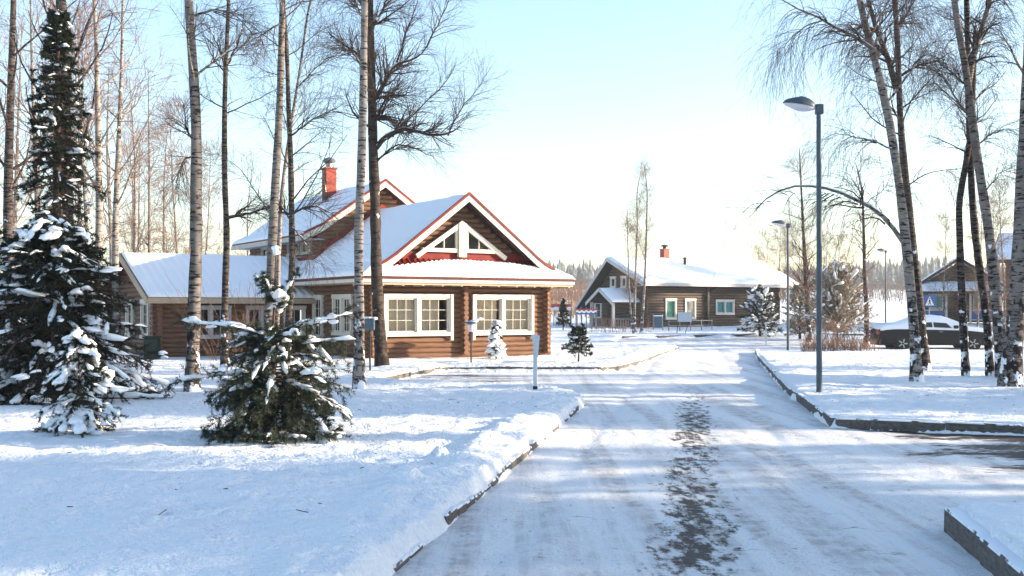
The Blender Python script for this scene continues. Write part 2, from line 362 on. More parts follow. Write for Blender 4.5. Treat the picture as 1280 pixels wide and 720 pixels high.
mat('bark_red', (0.22, 0.10, 0.06), 0.9, var=0.5, bump=0.5)

def glass_material():
    m = bpy.data.materials.new('window_glass'); m.use_nodes = True; nt = m.node_tree; N = nt.nodes; L = nt.links
    N.remove(N['Principled BSDF']); out = N['Material Output']
    t = N.new('ShaderNodeBsdfTransparent'); t.inputs[0].default_value = (.97, .98, .98, 1)
    gl = N.new('ShaderNodeBsdfGlossy'); gl.inputs['Roughness'].default_value = 0.03
    fr = N.new('ShaderNodeFresnel'); fr.inputs[0].default_value = 1.32
    mx = N.new('ShaderNodeMixShader'); L.new(fr.outputs[0], mx.inputs[0]); L.new(t.outputs[0], mx.inputs[1]); L.new(gl.outputs[0], mx.inputs[2]); L.new(mx.outputs[0], out.inputs[0])
    MAT['glass'] = m
glass_material()

# ------------------------------------------------------------------ ground: lawns of snow, roads, kerbs
LK = [(-5.4, -21.0), (-0.805, 7.04), (0.95, 17.9), (1.22, 19.4), (1.12, 20.6), (0.5, 21.7), (-0.9, 22.7), (-3.15, 23.9)]   # left lawn edge
HK = [(-3.15, 23.9), (-2.05, 29.2), (-1.7, 29.6), (2.3, 29.6), (2.8, 30.3), (3.88, 34.0), (5.2, 39.6), (6.8, 46.0), (4.6, 50.5), (5.5, 58.5)]   # house lawn edge
RK = [(14.0, 44.6), (10.1, 44.2), (9.35, 42.8), (8.1, 36.7), (5.52, 22.4), (4.50, 15.6), (4.95, 15.45), (6.68, 14.6), (14.0, 11.5), (40.0, 0.0)]    # right lawn edge
CK = [(40.0, -12.0), (14.0, 4.5), (5.0, 8.1), (3.36, 8.42), (3.30, 8.30), (-1.45, -21.0)]                                             # near corner
ROADS = [LK + HK + [(14, 62.0), (24, 61.0), (24, 55.0), (80, 52.0), (80, 40.5)] + RK + CK]

def sdist(x, y, poly):
    """signed distance, positive inside"""
    p = np.array(poly); q = np.roll(p, -1, 0)
    d = np.full(x.shape, 1e9); ins = np.zeros(x.shape, bool)
    for (ax_, ay), (bx, by) in zip(p, q):
        ex, ey = bx - ax_, by - ay
        t = np.clip(((x - ax_) * ex + (y - ay) * ey) / (ex * ex + ey * ey + 1e-12), 0, 1)
        d = np.minimum(d, np.hypot(x - ax_ - t * ex, y - ay - t * ey))
        c = ((ay > y) != (by > y)) & (x < (bx - ax_) * (y - ay) / (by - ay + 1e-12) + ax_)
        ins ^= c
    return np.where(ins, d, -d)
def pdist(x, y, line):
    d = np.full(x.shape, 1e9)
    for (ax_, ay), (bx, by) in zip(line[:-1], line[1:]):
        ex, ey = bx - ax_, by - ay
        t = np.clip(((x - ax_) * ex + (y - ay) * ey) / (ex * ex + ey * ey + 1e-12), 0, 1)
        d = np.minimum(d, np.hypot(x - ax_ - t * ex, y - ay - t * ey))
    return d
def sstep(a, b, v):
    t = np.clip((v - a) / (b - a), 0, 1); return t * t * (3 - 2 * t)
def terrain(x, y):
    yy = np.asarray(y, float)
    return np.interp(yy, [-60, 44, 56, 66, 76, 100, 200, 330, 440, 900], [0, 0, .10, .26, .48, 1.0, 3.6, 7.4, 9.6, 14.0]) * np.where(yy > 44, 1, 0)
CHUNKS = [(-0.92, 9.5, .15, .12), (-0.72, 11.2, .09, .11), (-1.05, 8.9, .2, .07), (-1.6, 8.5, .12, .05), (0.05, 15.0, .14, .06), (-0.50, 10.9, .22, .06), (-0.28, 12.6, .25, .06), (-.1, 14.0, .25, .05)]
rd = np.random.default_rng(31)
DENTS = [(float(rd.uniform(-8, .2) * (k % 3 > 0) - (k % 3 == 0) * rd.uniform(1, 3)), float(rd.uniform(7, 21)), float(rd.uniform(.06, .13)), float(rd.uniform(.02, .06))) for k in range(70)] + [(-4.6 + .33 * k, 12.0 + .42 * k + .12 * (k % 2), .10, .06) for k in range(16)] + [(6.2 + .5 * k, 19 + .2 * k + .14 * (k % 2), .10, .05) for k in range(16)]
DENTS = [q for q in DENTS if q[0] < .163 * q[1] - 2.4 or q[0] > .163 * q[1] + 2.4]
def ground_h(x, y):
    x = np.asarray(x, float); y = np.asarray(y, float)
    base = terrain(x, y)
    d = -sdist(x, y, ROADS[0])
    e = fbm(x * 1.7, y * 1.7, 3)
    dl = pdist(x, y, LK[:5])
    nearl = sstep(1.2, .2, dl) * (d > -.3)
    dd = d + 0.05 * e + 0.01 * nearl + .22 * np.clip(vnoise(x * 1.1 + 7, y * 1.1) - .18, 0, 1)
    H = 0.17 + 0.045 * fbm(x * .35, y * .35, 3) + (0.045 * fbm(x * 1.5, y * 1.5, 3) + .030 * fbm(x * 4.5, y * 4.5, 2)) * sstep(-.1, .5, d)
    H = H + .07 * (y < 9) * (x > 2) - .11 * sstep(36, 44, y) * (x > 8) * (y < 60)
    lawn = sstep(-0.11, 0.05, dd)
    h = -0.06 + (H + 0.06) * lawn
    # ploughed bank along the left kerb
    bank = np.exp(-((d - .34) / .26) ** 2) * sstep(1.4, .3, dl)
    h = h + bank * (0.02 + 0.065 * np.clip(vnoise(x * 2.6, y * 2.6) + .15, 0, 1) + .03 * fbm(x * 7, y * 7, 2))
    far = np.exp(-((d - .5) / .5) ** 2) * (y > 21) * (x < 8)
    h = h + far * (0.04 + 0.10 * np.clip(vnoise(x * 1.3 + 9, y * 1.3), 0, 1))
    for cx, cy, r, a in CHUNKS: h = h + a * np.exp(-(((x - cx) ** 2 + (y - cy) ** 2) / r ** 2) ** 1.6)
    # trodden dents
    h = h - lawn * 0.035 * np.clip(vnoise(x * 4.3 + 40, y * 3.1 + 3) - .22, 0, 1) * 3
    for cx, cy, r, a in DENTS:
        m = (np.abs(x - cx) < 3 * r) & (np.abs(y - cy) < 3 * r)
        if m.any(): h[m] = h[m] - a * np.exp(-(((x[m] - cx) / r) ** 2 + ((y[m] - cy) / (r * 1.5)) ** 2) ** 1.5) + .3 * a * np.exp(-(((x[m] - cx) / r) ** 2 + ((y[m] - cy) / (r * 1.5)) ** 2 - 1.6) ** 2)
    h = h + np.where(y > 80, .35 * fbm(x * .05, y * .05, 3), 0)
    return h + base
def gh(x, y): return float(ground_h(np.array([x]), np.array([y]))[0])

def axis_steps(fine0, fine1, st, lo, hi, grow):
    v = list(np.arange(fine0, fine1, st)); s = st
    while v[-1] < hi: s *= grow; v.append(v[-1] + s)
    s = st; u = []
    c = fine0
    while c > lo: s *= grow; c -= s; u.append(c)
    return np.array(u[::-1] + v)
def grid_obj(name, X, Y, Z, matl, keep=None):
    ny, nx = Z.shape; idx = np.arange(nx * ny).reshape(ny, nx)
    q = np.stack([idx[:-1, :-1], idx[:-1, 1:], idx[1:, 1:], idx[1:, :-1]], -1).reshape(-1, 4)
    if keep is not None: q = q[(keep[:-1, :-1] & keep[1:, 1:] & keep[:-1, 1:] & keep[1:, :-1]).ravel()]
    V = np.stack([X, Y, Z], -1).reshape(-1, 3)
    used = np.unique(q); remap = np.full(len(V), -1); remap[used] = np.arange(len(used))
    o = link(name, np_mesh(name, V[used], [remap[q]], matl)); tag(o, kind='structure'); return o
def cols(parts, lo, hi, grow):
    v = []
    for a, b, st in parts: v += list(np.arange(a, b - 1e-6, st))
    st = parts[-1][2]; c = parts[-1][1]; v.append(c)
    while c < hi: st *= grow; c += st; v.append(c)
    st = parts[0][2]; c = parts[0][0]; u = []
    while c > lo: st *= grow; c -= st; u.append(c)
    return np.array(u[::-1] + v)
def shear(Y_): return .163 * np.clip(Y_, -25, 60)
vs_ = cols([(-6, -2.45, .09), (-2.45, -1.55, .032), (-1.55, 1.7, .13), (1.7, 2.45, .035), (2.45, 5.5, .09)], -440, 440, 1.05); ys = axis_steps(6.4, 20.5, 0.055, -60, 500, 1.022)
GX, GY = np.meshgrid(vs_, ys); GX = GX + shear(GY)
grid_obj('snow_ground', GX, GY, ground_h(GX, GY), MAT['snow_ground'])
xr = cols([(-2.2, 2.3, .05)], -14, 30, 1.04); yr = axis_steps(6.4, 15.0, .055, -20, 66, 1.03)
RX, RY = np.meshgrid(xr, yr); RX = RX + shear(RY)
rv = RX - .163 * RY
near = sstep(30, 12, RY)
RZ = terrain(RX, RY) + .016 * fbm(RX * 1.1, RY * 1.1, 3) + near * (.011 * fbm(RX * 5, RY * 5, 3) + .010 * fbm(rv * 6, RY * .35, 3))
for c_, w_, a_ in ((-1.32, .16, .020), (.95, .2, .016), (0.0, .32, .016), (-.65, .14, .008)): RZ = RZ - a_ * np.exp(-((rv - c_ - .05 * vnoise(RY * .2 + c_, RY * 0)) / w_) ** 2)
RZ = RZ + near * .008 * np.exp(-((rv + 1.32) / .13) ** 4) * np.sin(RY * 38 + np.abs(rv + 1.32) * 22) * (vnoise(RY * .5, RY * 0 + 3) > -.15)
grid_obj('road', RX, RY, RZ, MAT['road'], keep=sdist(RX, RY, ROADS[0]) > -0.45)

def stone_mesh():
    bm = bmesh.new(); bmesh.ops.create_cube(bm, size=1.0)
    bmesh.ops.bevel(bm, geom=bm.edges[:], offset=0.06, segments=1, affect='EDGES')
    me = bpy.data.meshes.new('kerb_stone'); bm.to_mesh(me); bm.free(); me.materials.append(MAT['kerb_stone']); return me
STONE = stone_mesh()
def kerb(label, line, top, inset=0.0, L=1.0, w=0.15, drop=None, skip=0.0, group=None, rough=.012):
    p0 = line[0]; root = tag(empty('kerb', (p0[0], p0[1], 0)), label, 'kerb', group)
    for (ax_, ay), (bx, by) in zip(line[:-1], line[1:]):
        ln = math.hypot(bx - ax_, by - ay); n = max(1, round(ln / L)); ang = math.atan2(by - ay, bx - ax_)
        for i in range(n):
            if random.random() < skip: continue
            t = (i + .5) / n; x = ax_ + (bx - ax_) * t; y = ay + (by - ay) * t
            nx, ny = -math.sin(ang), math.cos(ang)
            zt = top + random.uniform(-rough, rough) + float(terrain(np.array(x), np.array(y)))
            o = link('kerb_stone', STONE, root)
            o.scale = (ln / n - .012, w, .30); o.rotation_euler = (random.uniform(-.03, .03), random.uniform(-.012, .012), ang + random.uniform(-.012, .012))
            o.location = (x + nx * inset - p0[0], y + ny * inset - p0[1], zt - .15)
    return root
kerb('low broken concrete kerb under the ploughed snow bank, left of the road', LK[1:5], 0.07, inset=0.0, L=.38, skip=.18, rough=.035)
kerb('concrete kerb between the log house lawn and the parking bay', HK[:4], 0.15, inset=0.02)
kerb('concrete kerb curving from the parking bay along the far left of the road', HK[3:8], 0.13, inset=0.02)
kerb('stepped concrete kerb along the right side of the road by the tall lamp', RK[2:6][::-1], 0.15, inset=-.02)
kerb('dark concrete kerb beside the side road on the right, under the birches', RK[5:9], 0.15, inset=.02)
kerb('broken concrete kerb in the bottom right corner', [(3.36, 8.42), (5.0, 8.1), (9, 6.3)], 0.15, inset=-.02)
kerb('tilted concrete kerb running towards the viewer in the bottom right corner', [(3.31, 8.34), (2.98, 6.3), (2.6, 4.0)], 0.17, inset=-.02)
kerb('concrete kerb in front of the grey log house', [(5.8, 58.7), (14, 62.2), (24, 61.2)], 0.13)

# ------------------------------------------------------------------ house building kit (house-local axes: x along the front, y into the house, z up)
def log_mesh(r, matl, k=10):
    mb = MB(); mb.lathe([(r * .92, 0), (r, .004), (r, .996), (r * .92, 1)], k, axis='x'); return mb.mesh('log', matl, True)
LOGS = {}
def wallM(kind, off):
    if kind == 'front': return Matrix.Translation(off)
    if kind == 'left': return Matrix.Translation(off) @ Matrix(((0, 1, 0, 0), (-1, 0, 0, 0), (0, 0, 1, 0), (0, 0, 0, 1)))     # along -y, inward +x
    if kind == 'right': return Matrix.Translation(off) @ Matrix(((0, -1, 0, 0), (1, 0, 0, 0), (0, 0, 1, 0), (0, 0, 0, 1)))    # along +y, inward -x
    if kind == 'back': return Matrix.Translation(off) @ Matrix(((-1, 0, 0, 0), (0, -1, 0, 0), (0, 0, 1, 0), (0, 0, 0, 1)))
def log_wall(house, M, length, z0, z1, opens=(), r=.09, step=.155, ends=.22, matl='log_tan', phase=0.0, roofline=None):
    """core boards with openings, and one log per course, cut where an opening is"""
    def top_at(x): return z1 if roofline is None else min(z1, roofline(x))
    core = MB(); cuts = sorted(opens)
    x = 0.0
    def panel(a, b, za, zb):
        if b - a < .01: return
        if roofline is None:
            if zb - za > .01: core.box(a, b, -.03, .05, za, zb)
        else:
            pts = [(a, -.03, za)] + [(b, -.03, za)]
            n = 8
            tp = [(b + (a - b) * i / n, -.03, max(za + .005, min(zb, roofline(b + (a - b) * i / n)))) for i in range(n + 1)]
            core.prism(pts + tp, (0, .08, 0))
    for (a, b, zb, zt) in cuts:
        panel(x, a, z0, z1); panel(a, b, z0, zb); panel(a, b, zt, z1); x = b
    panel(x, length, z0, z1)
    w = core.build('wall', MAT['core_wood'], house); w.matrix_local = M
    key = (matl, r)
    if key not in LOGS: LOGS[key] = log_mesh(r, MAT[matl])
    z = z0 + r * .9 + phase
    while z < z1 - r * .3:
        segs = [(-ends, length + ends)]
        if roofline is not None:
            xx = np.linspace(-ends, length + ends, 120); ok = np.array([roofline(v) for v in xx]) > z + r * .6
            if not ok.any(): break
            segs = [(xx[ok][0], xx[ok][-1])]
        for (a, b, zb, zt) in cuts:
            if zb - r * .55 < z < zt + r * .55:
                ns = []
                for (c, d) in segs:
                    if b <= c or a >= d: ns.append((c, d)); continue
                    if a > c: ns.append((c, a))
                    if b < d: ns.append((b, d))
                segs = ns
        for (c, d) in segs:
            if d - c < .06: continue
            o = link('log', LOGS[key], w); o.location = (c, random.uniform(-.006, .006), z); o.scale = (d - c, 1, 1); o.rotation_euler = (random.uniform(-.4, .4), 0, 0)
        z += step
    return w
def log_stubs(house, M, x, z0, z1, r=.085, step=.155, matl='log_tan', out=.24):
    """ends of an inner log wall, showing as a column of round butts"""
    key = (matl, r)
    if key not in LOGS: LOGS[key] = log_mesh(r, MAT[matl])
    z = z0 + .155
    while z < z1:
        o = link('log', LOGS[key], house)
        o.matrix_local = M @ Matrix.Translation((x, -out - .04, z)) @ Matrix.Rotation(math.radians(90), 4, 'Z') @ Matrix.Diagonal((out + .02, 1, 1, 1))
        z += step
PANES = {}
def window(house, M, x0, x1, zb, zt, sashes, nx=3, ny=3, frame='white_paint', cas=.10, curtain='curtain', cover=1.0, brackets=False, split=.13, deep=.0):
    """casing boards, sashes with glazing bars; each pane and curtain a piece of its own"""
    mb = MB(); f0, f1 = -.155, .06
    mb.box(x0 - .02, x1 + .02, f0 - .012, f1, zt - cas, zt + .03); mb.box(x0, x1, f0 - .03, f1, zb - .02, zb + cas)
    mb.box(x0, x0 + cas, f0, f1 - .003, zb + cas + .002, zt - cas - .002); mb.box(x1 - cas, x1, f0, f1 - .003, zb + cas + .002, zt - cas - .002)
    n = sashes; ix0, ix1 = x0 + cas, x1 - cas; sw = (ix1 - ix0 - split * (n - 1)) / n
    panes = []
    for k in range(n):
        a = ix0 + k * (sw + split); b = a + sw
        if k < n - 1: mb.box(b, b + split, f0 - .02, f1 - .006, zb + cas + .003, zt - cas - .003)
        sb = .045                                                     # sash rails
        za, zc = zb + cas, zt - cas
        mb.box(a + .001, b - .001, -.115, -.045, za, za + sb); mb.box(a + .001, b - .001, -.115, -.045, zc - sb, zc)
        mb.box(a + .002, a + sb, -.112, -.047, za + sb, zc - sb); mb.box(b - sb, b - .002, -.112, -.047, za + sb, zc - sb)
        a2, b2, z2, z3 = a + sb, b - sb, za + sb, zc - sb
        for i in range(1, nx): xx = a2 + (b2 - a2) * i / nx; mb.box(xx - .008, xx + .008, -.095, -.06, z2, z3)
        for j in range(1, ny): zz = z2 + (z3 - z2) * j / ny; mb.box(a2, b2, -.0935, -.0615, zz - .008, zz + .008)
        for i in range(nx):
            for j in range(ny):
                panes.append((a2 + (b2 - a2) * i / nx, a2 + (b2 - a2) * (i + 1) / nx, z2 + (z3 - z2) * j / ny, z2 + (z3 - z2) * (j + 1) / ny))
    if brackets:
        for bx in (x0 - .03, x1 - .05): mb.box(bx, bx + .09, f0 - .035, f0 + .02, zb - .16, zt + .02)
    w = mb.build('window', MAT[frame], house, bevel=.004); w.matrix_local = M
    if 'u' not in PANES:
        p = MB(); p.box(0, 1, -.003, .003, 0, 1); PANES['u'] = p.mesh('pane', MAT['glass'])
    for (a, b, c, d) in panes:
        o = link('pane', PANES['u'], w); o.location = (a, -.076, c); o.scale = (b - a, 1, d - c)
    if curtain:
        segs = cover if isinstance(cover, (list, tuple)) else [(0, cover)]
        for (c0, c1) in segs:
            nu = max(8, int((x1 - x0) * (c1 - c0) * 22)); cx = np.linspace(x0 + cas * .5 + (x1 - x0 - cas) * c0, x0 + cas * .5 + (x1 - x0 - cas) * c1, nu)
            yy = .02 + .022 * np.sin(np.arange(nu) * 1.9 + 1.3 * np.sin(np.arange(nu) * .7)); X_, Z_ = np.meshgrid(cx, [zb + .05, (zb + zt) / 2, zt - .05])
            Y_ = np.broadcast_to(yy, X_.shape); idx = np.arange(X_.size).reshape(X_.shape)
            q = np.stack([idx[:-1, :-1], idx[:-1, 1:], idx[1:, 1:], idx[1:, :-1]], -1).reshape(-1, 4)
            link('curtain', np_mesh('curtain', np.stack([X_, Y_, Z_], -1).reshape(-1, 3), [q], MAT[curtain]), w)
    rb = MB(); rb.box(x0 - .05, x1 + .05, .5, .52, zb - .1, zt + .1); rb.box(x0 - .05, x1 + .05, .07, .5, zb - .12, zb - .1); rb.box(x0 - .05, x1 + .05, .07, .5, zt + .1, zt + .12)  # dark backing boards in place of the unlit room behind
    rb.build('dark_backing', MAT['room'], w)
    return w
def snow_sheet(parent, corners, nu, nv, thick, name='roof_snow', ribs=0.0, ribstep=.3, noise=.035, upper=None, seed=0, ns=1.6, rim=.12):
    """blanket of snow over a roof plane: corners a,b (eave, left to right), c,d (top right, top left)"""
    a, b, c, d = [np.array(p, float) for p in corners]
    u = np.linspace(0, 1, nu + 1); v = np.linspace(0, 1, nv + 1); U, V = np.meshgrid(u, v)
    if upper is not None: VV = V * upper(U)
    else: VV = V
    P = (a * (1 - U[..., None]) + b * U[..., None]) * (1 - VV[..., None]) + (d * (1 - U[..., None]) + c * U[..., None]) * VV[..., None]
    lu = np.linalg.norm(b - a); lv = np.linalg.norm(d - a)
    edge = np.minimum(np.minimum(U * lu, (1 - U) * lu), np.minimum(V * lv, (1 - V) * lv))
    e = np.sqrt(np.clip(edge / rim, 0, 1))
    T = thick * (0.25 + .75 * e) + e * noise * fbm(U * lu * ns + seed, V * lv * ns + seed * 2, 3)
    if ribs: T = T + ribs * np.cos(U * lu * 2 * math.pi / ribstep) * (0.5 + .5 * (1 - V))
    n = np.cross(b - a, d - a); n = n / np.linalg.norm(n)
    if n[2] < 0: n = -n
    top = P + n * (T[..., None] + .012); low = P + n * .012
    idx = np.arange(U.size).reshape(U.shape); q = np.stack([idx[:-1, :-1], idx[:-1, 1:], idx[1:, 1:], idx[1:, :-1]], -1).reshape(-1, 4)
    ring = np.concatenate([idx[0, :], idx[1:, -1], idx[-1, -2::-1], idx[-2:0:-1, 0]]); r2 = np.roll(ring, -1); off = U.size
    side = np.stack([ring, ring + off, r2 + off, r2], -1)
    return link(name, np_mesh(name, np.concatenate([top.reshape(-1, 3), low.reshape(-1, 3)]), [q, side], MAT['snow_soft']), parent)

# ------------------------------------------------------------------ tan log house with the red roof
A1 = math.radians(31.5)
H1 = tag(empty('log_house', (-4.24, 33.4, 0), A1), 'tan log house with red metal roof, red chimney and wide white windows', 'house')
W1, DEP = 6.2, 14.0
zb1 = .16
# stone footing
mb = MB(); mb.box(-.04, W1 + .04, -.04, DEP, -.3, zb1); mb.box(-5.1, -.05, 4.56, 11.0, -.3, zb1 - .01); mb.build('footing', MAT['stone_base'], H1)
FR = wallM('front', (0, 0, 0))
log_wall(H1, FR, W1, zb1, 2.62, [(.41, 2.70, .86, 2.10), (3.46, 5.66, .86, 2.10)])
window(H1, FR, .41, 2.70, .86, 2.10, 2, brackets=True, cover=[(0, .86)])
window(H1, FR, 3.46, 5.66, .86, 2.10, 2, brackets=True, cover=[(.06, .42), (.5, 1.0)])
log_stubs(H1, FR, 3.14, zb1, 2.5)
LF = wallM('left', (0, 4.62, 0))                      # left wall, from the wing to the front corner
log_wall(H1, LF, 4.62, zb1, 2.62, [(2.05, 3.55, .86, 2.10), (.35, 1.15, .70, 2.10)], phase=.07)
window(H1, LF, 2.05, 3.55, .86, 2.10, 2, nx=3, ny=4, cover=[(0, .3), (.75, 1)], cas=.09)
window(H1, LF, .35, 1.15, .70, 2.10, 1, nx=2, ny=4, cover=[(0, .3)], cas=.09)
log_wall(H1, wallM('right', (W1, 0, 0)), DEP, zb1, 2.62, phase=.07)
# wing
WF = wallM('front', (-5.05, 4.6, 0))
log_wall(H1, WF, 5.0, zb1 - .02, 2.02, [(.95, 2.25, .75, 1.75), (2.75, 3.75, .75, 1.75), (4.0, 4.75, .75, 1.75)], ends=.2)
window(H1, WF, .95, 2.25, .75, 1.75, 2, nx=2, ny=2, cover=[(0, .2)], cas=.06, split=.07, frame='white_trim_old')
window(H1, WF, 2.75, 3.75, .75, 1.75, 2, nx=2, ny=2, cover=[(.7, 1)], cas=.06, split=.07, frame='white_trim_old')
window(H1, WF, 4.0, 4.75, .75, 1.75, 1, nx=2, ny=2, cover=[(0, .4)], cas=.07, frame='white_paint')
WL = wallM('left', (-5.05, 11.0, 0))
rl_wing = lambda x: 1.98 + .405 * min(x + .5, 6.4 - x + .5)
log_wall(H1, WL, 6.4, zb1 - .02, 3.5, [(4.7, 5.7, .75, 1.95), (2.6, 3.6, .75, 1.95)], phase=.07, ends=.2, roofline=rl_wing)
window(H1, WL, 4.7, 5.7, .75, 1.95, 1, nx=2, ny=3, cover=[(0, .5)], cas=.1)
window(H1, WL, 2.6, 3.6, .75, 1.95, 1, nx=2, ny=3, cover=[(0, .5)], cas=.1)
log_wall(H1, wallM('back', (-.05, 11.0, 0)), 5.0, zb1 - .02, 2.02)
# main roof: bell-cast profile
PS = [-.65, .25, 1.0, 3.1]; PZ = [2.58, 2.98, 3.52, 5.14]
def prof(s): s = min(s, W1 - s); return float(np.interp(s, PS, PZ))
roof = MB()
qf = [-.8, -.26]
for side in (0, 1):
    fx = (lambda s: s) if side == 0 else (lambda s: W1 - s)
    roof.prism([(fx(PS[0]), qf[0], PZ[0]), (fx(PS[1]), qf[1], PZ[1]), (fx(PS[1]), DEP + .5, PZ[1]), (fx(PS[0]), DEP + .5, PZ[0])], (0, 0, .05))
    roof.prism([(fx(PS[1]), -.52, PZ[1]), (fx(PS[2]), -.52, PZ[2]), (fx(PS[2]), DEP + .5, PZ[2]), (fx(PS[1]), DEP + .5, PZ[1])], (0, 0, .052))
    roof.prism([(fx(PS[2]), -.52, PZ[2]), (fx(PS[3]), -.52, PZ[3]), (fx(PS[3]), DEP + .5, PZ[3]), (fx(PS[2]), DEP + .5, PZ[2])], (0, 0, .054))
# front pent roof with ribs
roof.prism([(-.65, -.8, 2.58), (W1 + .65, -.8, 2.58), (W1 - .25, -.26, 2.98), (W1 - .42, -.0, 3.19), (.42, -.0, 3.19), (.25, -.26, 2.98)], (0, 0, .048))
for k in range(34):
    s = .1 + k * .185
    if s > W1 - .1: break
    t0 = -.8; t1 = -.01 if .45 < s < W1 - .45 else -.35
    roof.bar((s, t0, 2.64), (s, t1, 2.64 + (t1 - t0) * .772), .05, .05)
roofo = roof.build('roof', MAT['red_roof'], H1)
snow_sheet(H1, [(-.66, -.78, 2.63), (-.66, DEP + .5, 2.63), (.25, DEP + .5, 3.04), (.25, -.24, 3.04)], 90, 10, .10, seed=1, noise=.05)
snow_sheet(H1, [(.22, -.47, 3.03), (.22, DEP + .5, 3.03), (3.1, DEP + .5, 5.20), (3.1, -.47, 5.20)], 120, 30, .09, seed=2, noise=.05)
snow_sheet(H1, [(W1 - .22, -.47, 3.03), (W1 - .22, DEP + .5, 3.03), (3.1, DEP + .5, 5.20), (3.1, -.47, 5.20)], 30, 12, .09, seed=3)
snow_sheet(H1, [(W1 + .66, -.78, 2.63), (W1 + .66, DEP + .5, 2.63), (W1 - .25, DEP + .5, 3.04), (W1 - .25, -.24, 3.04)], 40, 6, .10, seed=4)
snow_sheet(H1, [(-.66, -.83, 2.625), (W1 + .66, -.83, 2.625), (W1 - .30, -.02, 3.225), (.30, -.02, 3.225)], 200, 12, .085, ribs=.014, ribstep=.185, noise=.03, seed=5, ns=2.5, rim=.07,
           upper=lambda U: np.clip(.52 + .36 * np.sin(np.clip((U - .12) / .8, 0, 1) * math.pi) + .05 * np.sin(U * 7.5 / .185 * 2 * math.pi * .98) + .10 * vnoise(U * 9, U * 0), .3, .93))
# verge boards of the front gable
def verge(parent, pts, y, wdt, zlow, name_w='barge_board', thick=.05, red=.085):
    w = MB(); r = MB()
    for (s0, z0), (s1, z1) in zip(pts[:-1], pts[1:]):
        w.prism([(s0, y, z0 - zlow), (s1, y, z1 - zlow), (s1, y, z1 - zlow + wdt), (s0, y, z0 - zlow + wdt)], (0, thick, 0))
        r.prism([(s0, y - .03, z0 - zlow + wdt + .003), (s1, y - .03, z1 - zlow + wdt + .003), (s1, y - .03, z1 - zlow + wdt + red), (s0, y - .03, z0 - zlow + wdt + red)], (0, thick + .06, 0))
    w.build(name_w, MAT['white_paint'], parent); r.build('verge_flashing', MAT['red_roof'], parent)
vp = [(-.05, 2.86), (.30, 3.03), (.62, 3.24), (1.0, 3.54), (3.1, 5.16)]
verge(H1, vp, -.56, .20, .17); verge(H1, [(W1 - s, z) for s, z in vp[::-1]], -.56, .20, .17)
w2 = MB()
for pts in (vp, [(W1 - s, z) for s, z in vp[::-1]]):     # soffit and inner rafter below the verge
    for (s0, z0), (s1, z1) in zip(pts[:-1], pts[1:]):
        w2.prism([(s0, -.505, z0 - .075), (s1, -.505, z1 - .075), (s1, -.02, z1 - .075), (s0, -.02, z0 - .075)], (0, 0, .03))
w2.build('soffit', MAT['core_wood'], H1)
# eaves: cream fascia, gutter lip and soffit all round
ev = MB(); e0, e1 = 2.455, 2.57
ev.box(-.66, W1 + .66, -.80, -.755, e0, e1); ev.box(-.66, -.615, -.75, DEP + .5, e0, e1); ev.box(W1 + .615, W1 + .66, -.75, DEP + .5, e0, e1)
ev.build('eave_fascia', MAT['white_paint'], H1)
so = MB(); so.box(-.61, W1 + .61, -.75, -.1, e0 - .03, e0 - .005); so.box(-.61, -.1, -.09, DEP, e0 - .029, e0 - .004); so.box(W1 + .1, W1 + .61, -.09, DEP, e0 - .029, e0 - .004)
for k in range(12): so.box(-.60 + k * .66, -.54 + k * .66, -.74, -.11, e0 - .10, e0 - .032)
so.box(-.64, W1 + .64, -.752, -.70, e0 - .07, e0 - .033); so.build('soffit', MAT['eave_board'], H1)
gt = MB(); gt.box(-.70, W1 + .70, -.84, -.803, 2.56, 2.59); gt.box(-.70, -.663, -.80, DEP + .5, 2.56, 2.59); gt.build('gutter', MAT['soot'], H1)
# gable wall with the triangular window
gl_line = lambda x: prof(x) - .12
log_wall(H1, wallM('front', (.35, .03, 0)), W1 - .7, 3.15, 5.05, r=.085, ends=0, roofline=lambda x: gl_line(x + .35))
bb = MB(); bb.box(.55, W1 - .55, -.085, -.01, 3.16, 3.40); bb.build('gable_flashing', MAT['red_roof'], H1)
tw = MB(); ca, cz = 3.05, 4.42; lw = 1.5; zbse = 3.42; yy0, yy1 = -.19, -.06
sl = (cz - zbse) / lw
for sg in (-1, 1):
    tw.prism([(ca, yy0 - .02, cz), (ca + sg * (lw + .12), yy0 - .02, zbse - .09), (ca + sg * (lw + .05), yy0 - .02, zbse - .21), (ca, yy0 - .02, cz - .17)], (0, .1, 0))
    tw.box(ca + (sg * .14 if sg > 0 else -(lw - .12)), ca + (lw - .12 if sg > 0 else -.14), yy0, yy1, zbse, zbse + .12)
    tw.box(min(ca + sg * .14, ca + sg * .22), max(ca + sg * .14, ca + sg * .22), yy0 + .01, yy1, zbse + .122, cz - .26)
    for mx_ in (.62, .98):
        tw.box(ca + sg * mx_ - .012, ca + sg * mx_ + .012, yy0 + .04, yy0 + .07, zbse + .122, cz - .17 - mx_ * sl)
tw.box(ca - .13, ca + .13, yy0 - .05, yy1 - .01, zbse - .14, cz - .09)
gw = tw.build('window', MAT['white_paint'], H1, bevel=.004)
for sg in (-1, 1):
    for a, b in ((.22, .61), (.63, .97), (.99, 1.3)):
        p = MB(); p.prism([(ca + sg * a, -.10, zbse + .10), (ca + sg * b, -.10, zbse + .10), (ca + sg * b, -.10, max(zbse + .13, cz - .15 - b * sl)), (ca + sg * a, -.10, cz - .15 - a * sl)], (0, .006, 0)); p.build('pane', MAT['glass'], gw)
lin = MB(); lin.prism([(ca - 1.35, -.088, zbse + .05), (ca + 1.35, -.088, zbse + .05), (ca, -.088, cz - .1)], (0, .01, 0)); lin.build('dark_backing', MAT['room'], gw)  # dark sheet close behind the panes, painting an unlit interior
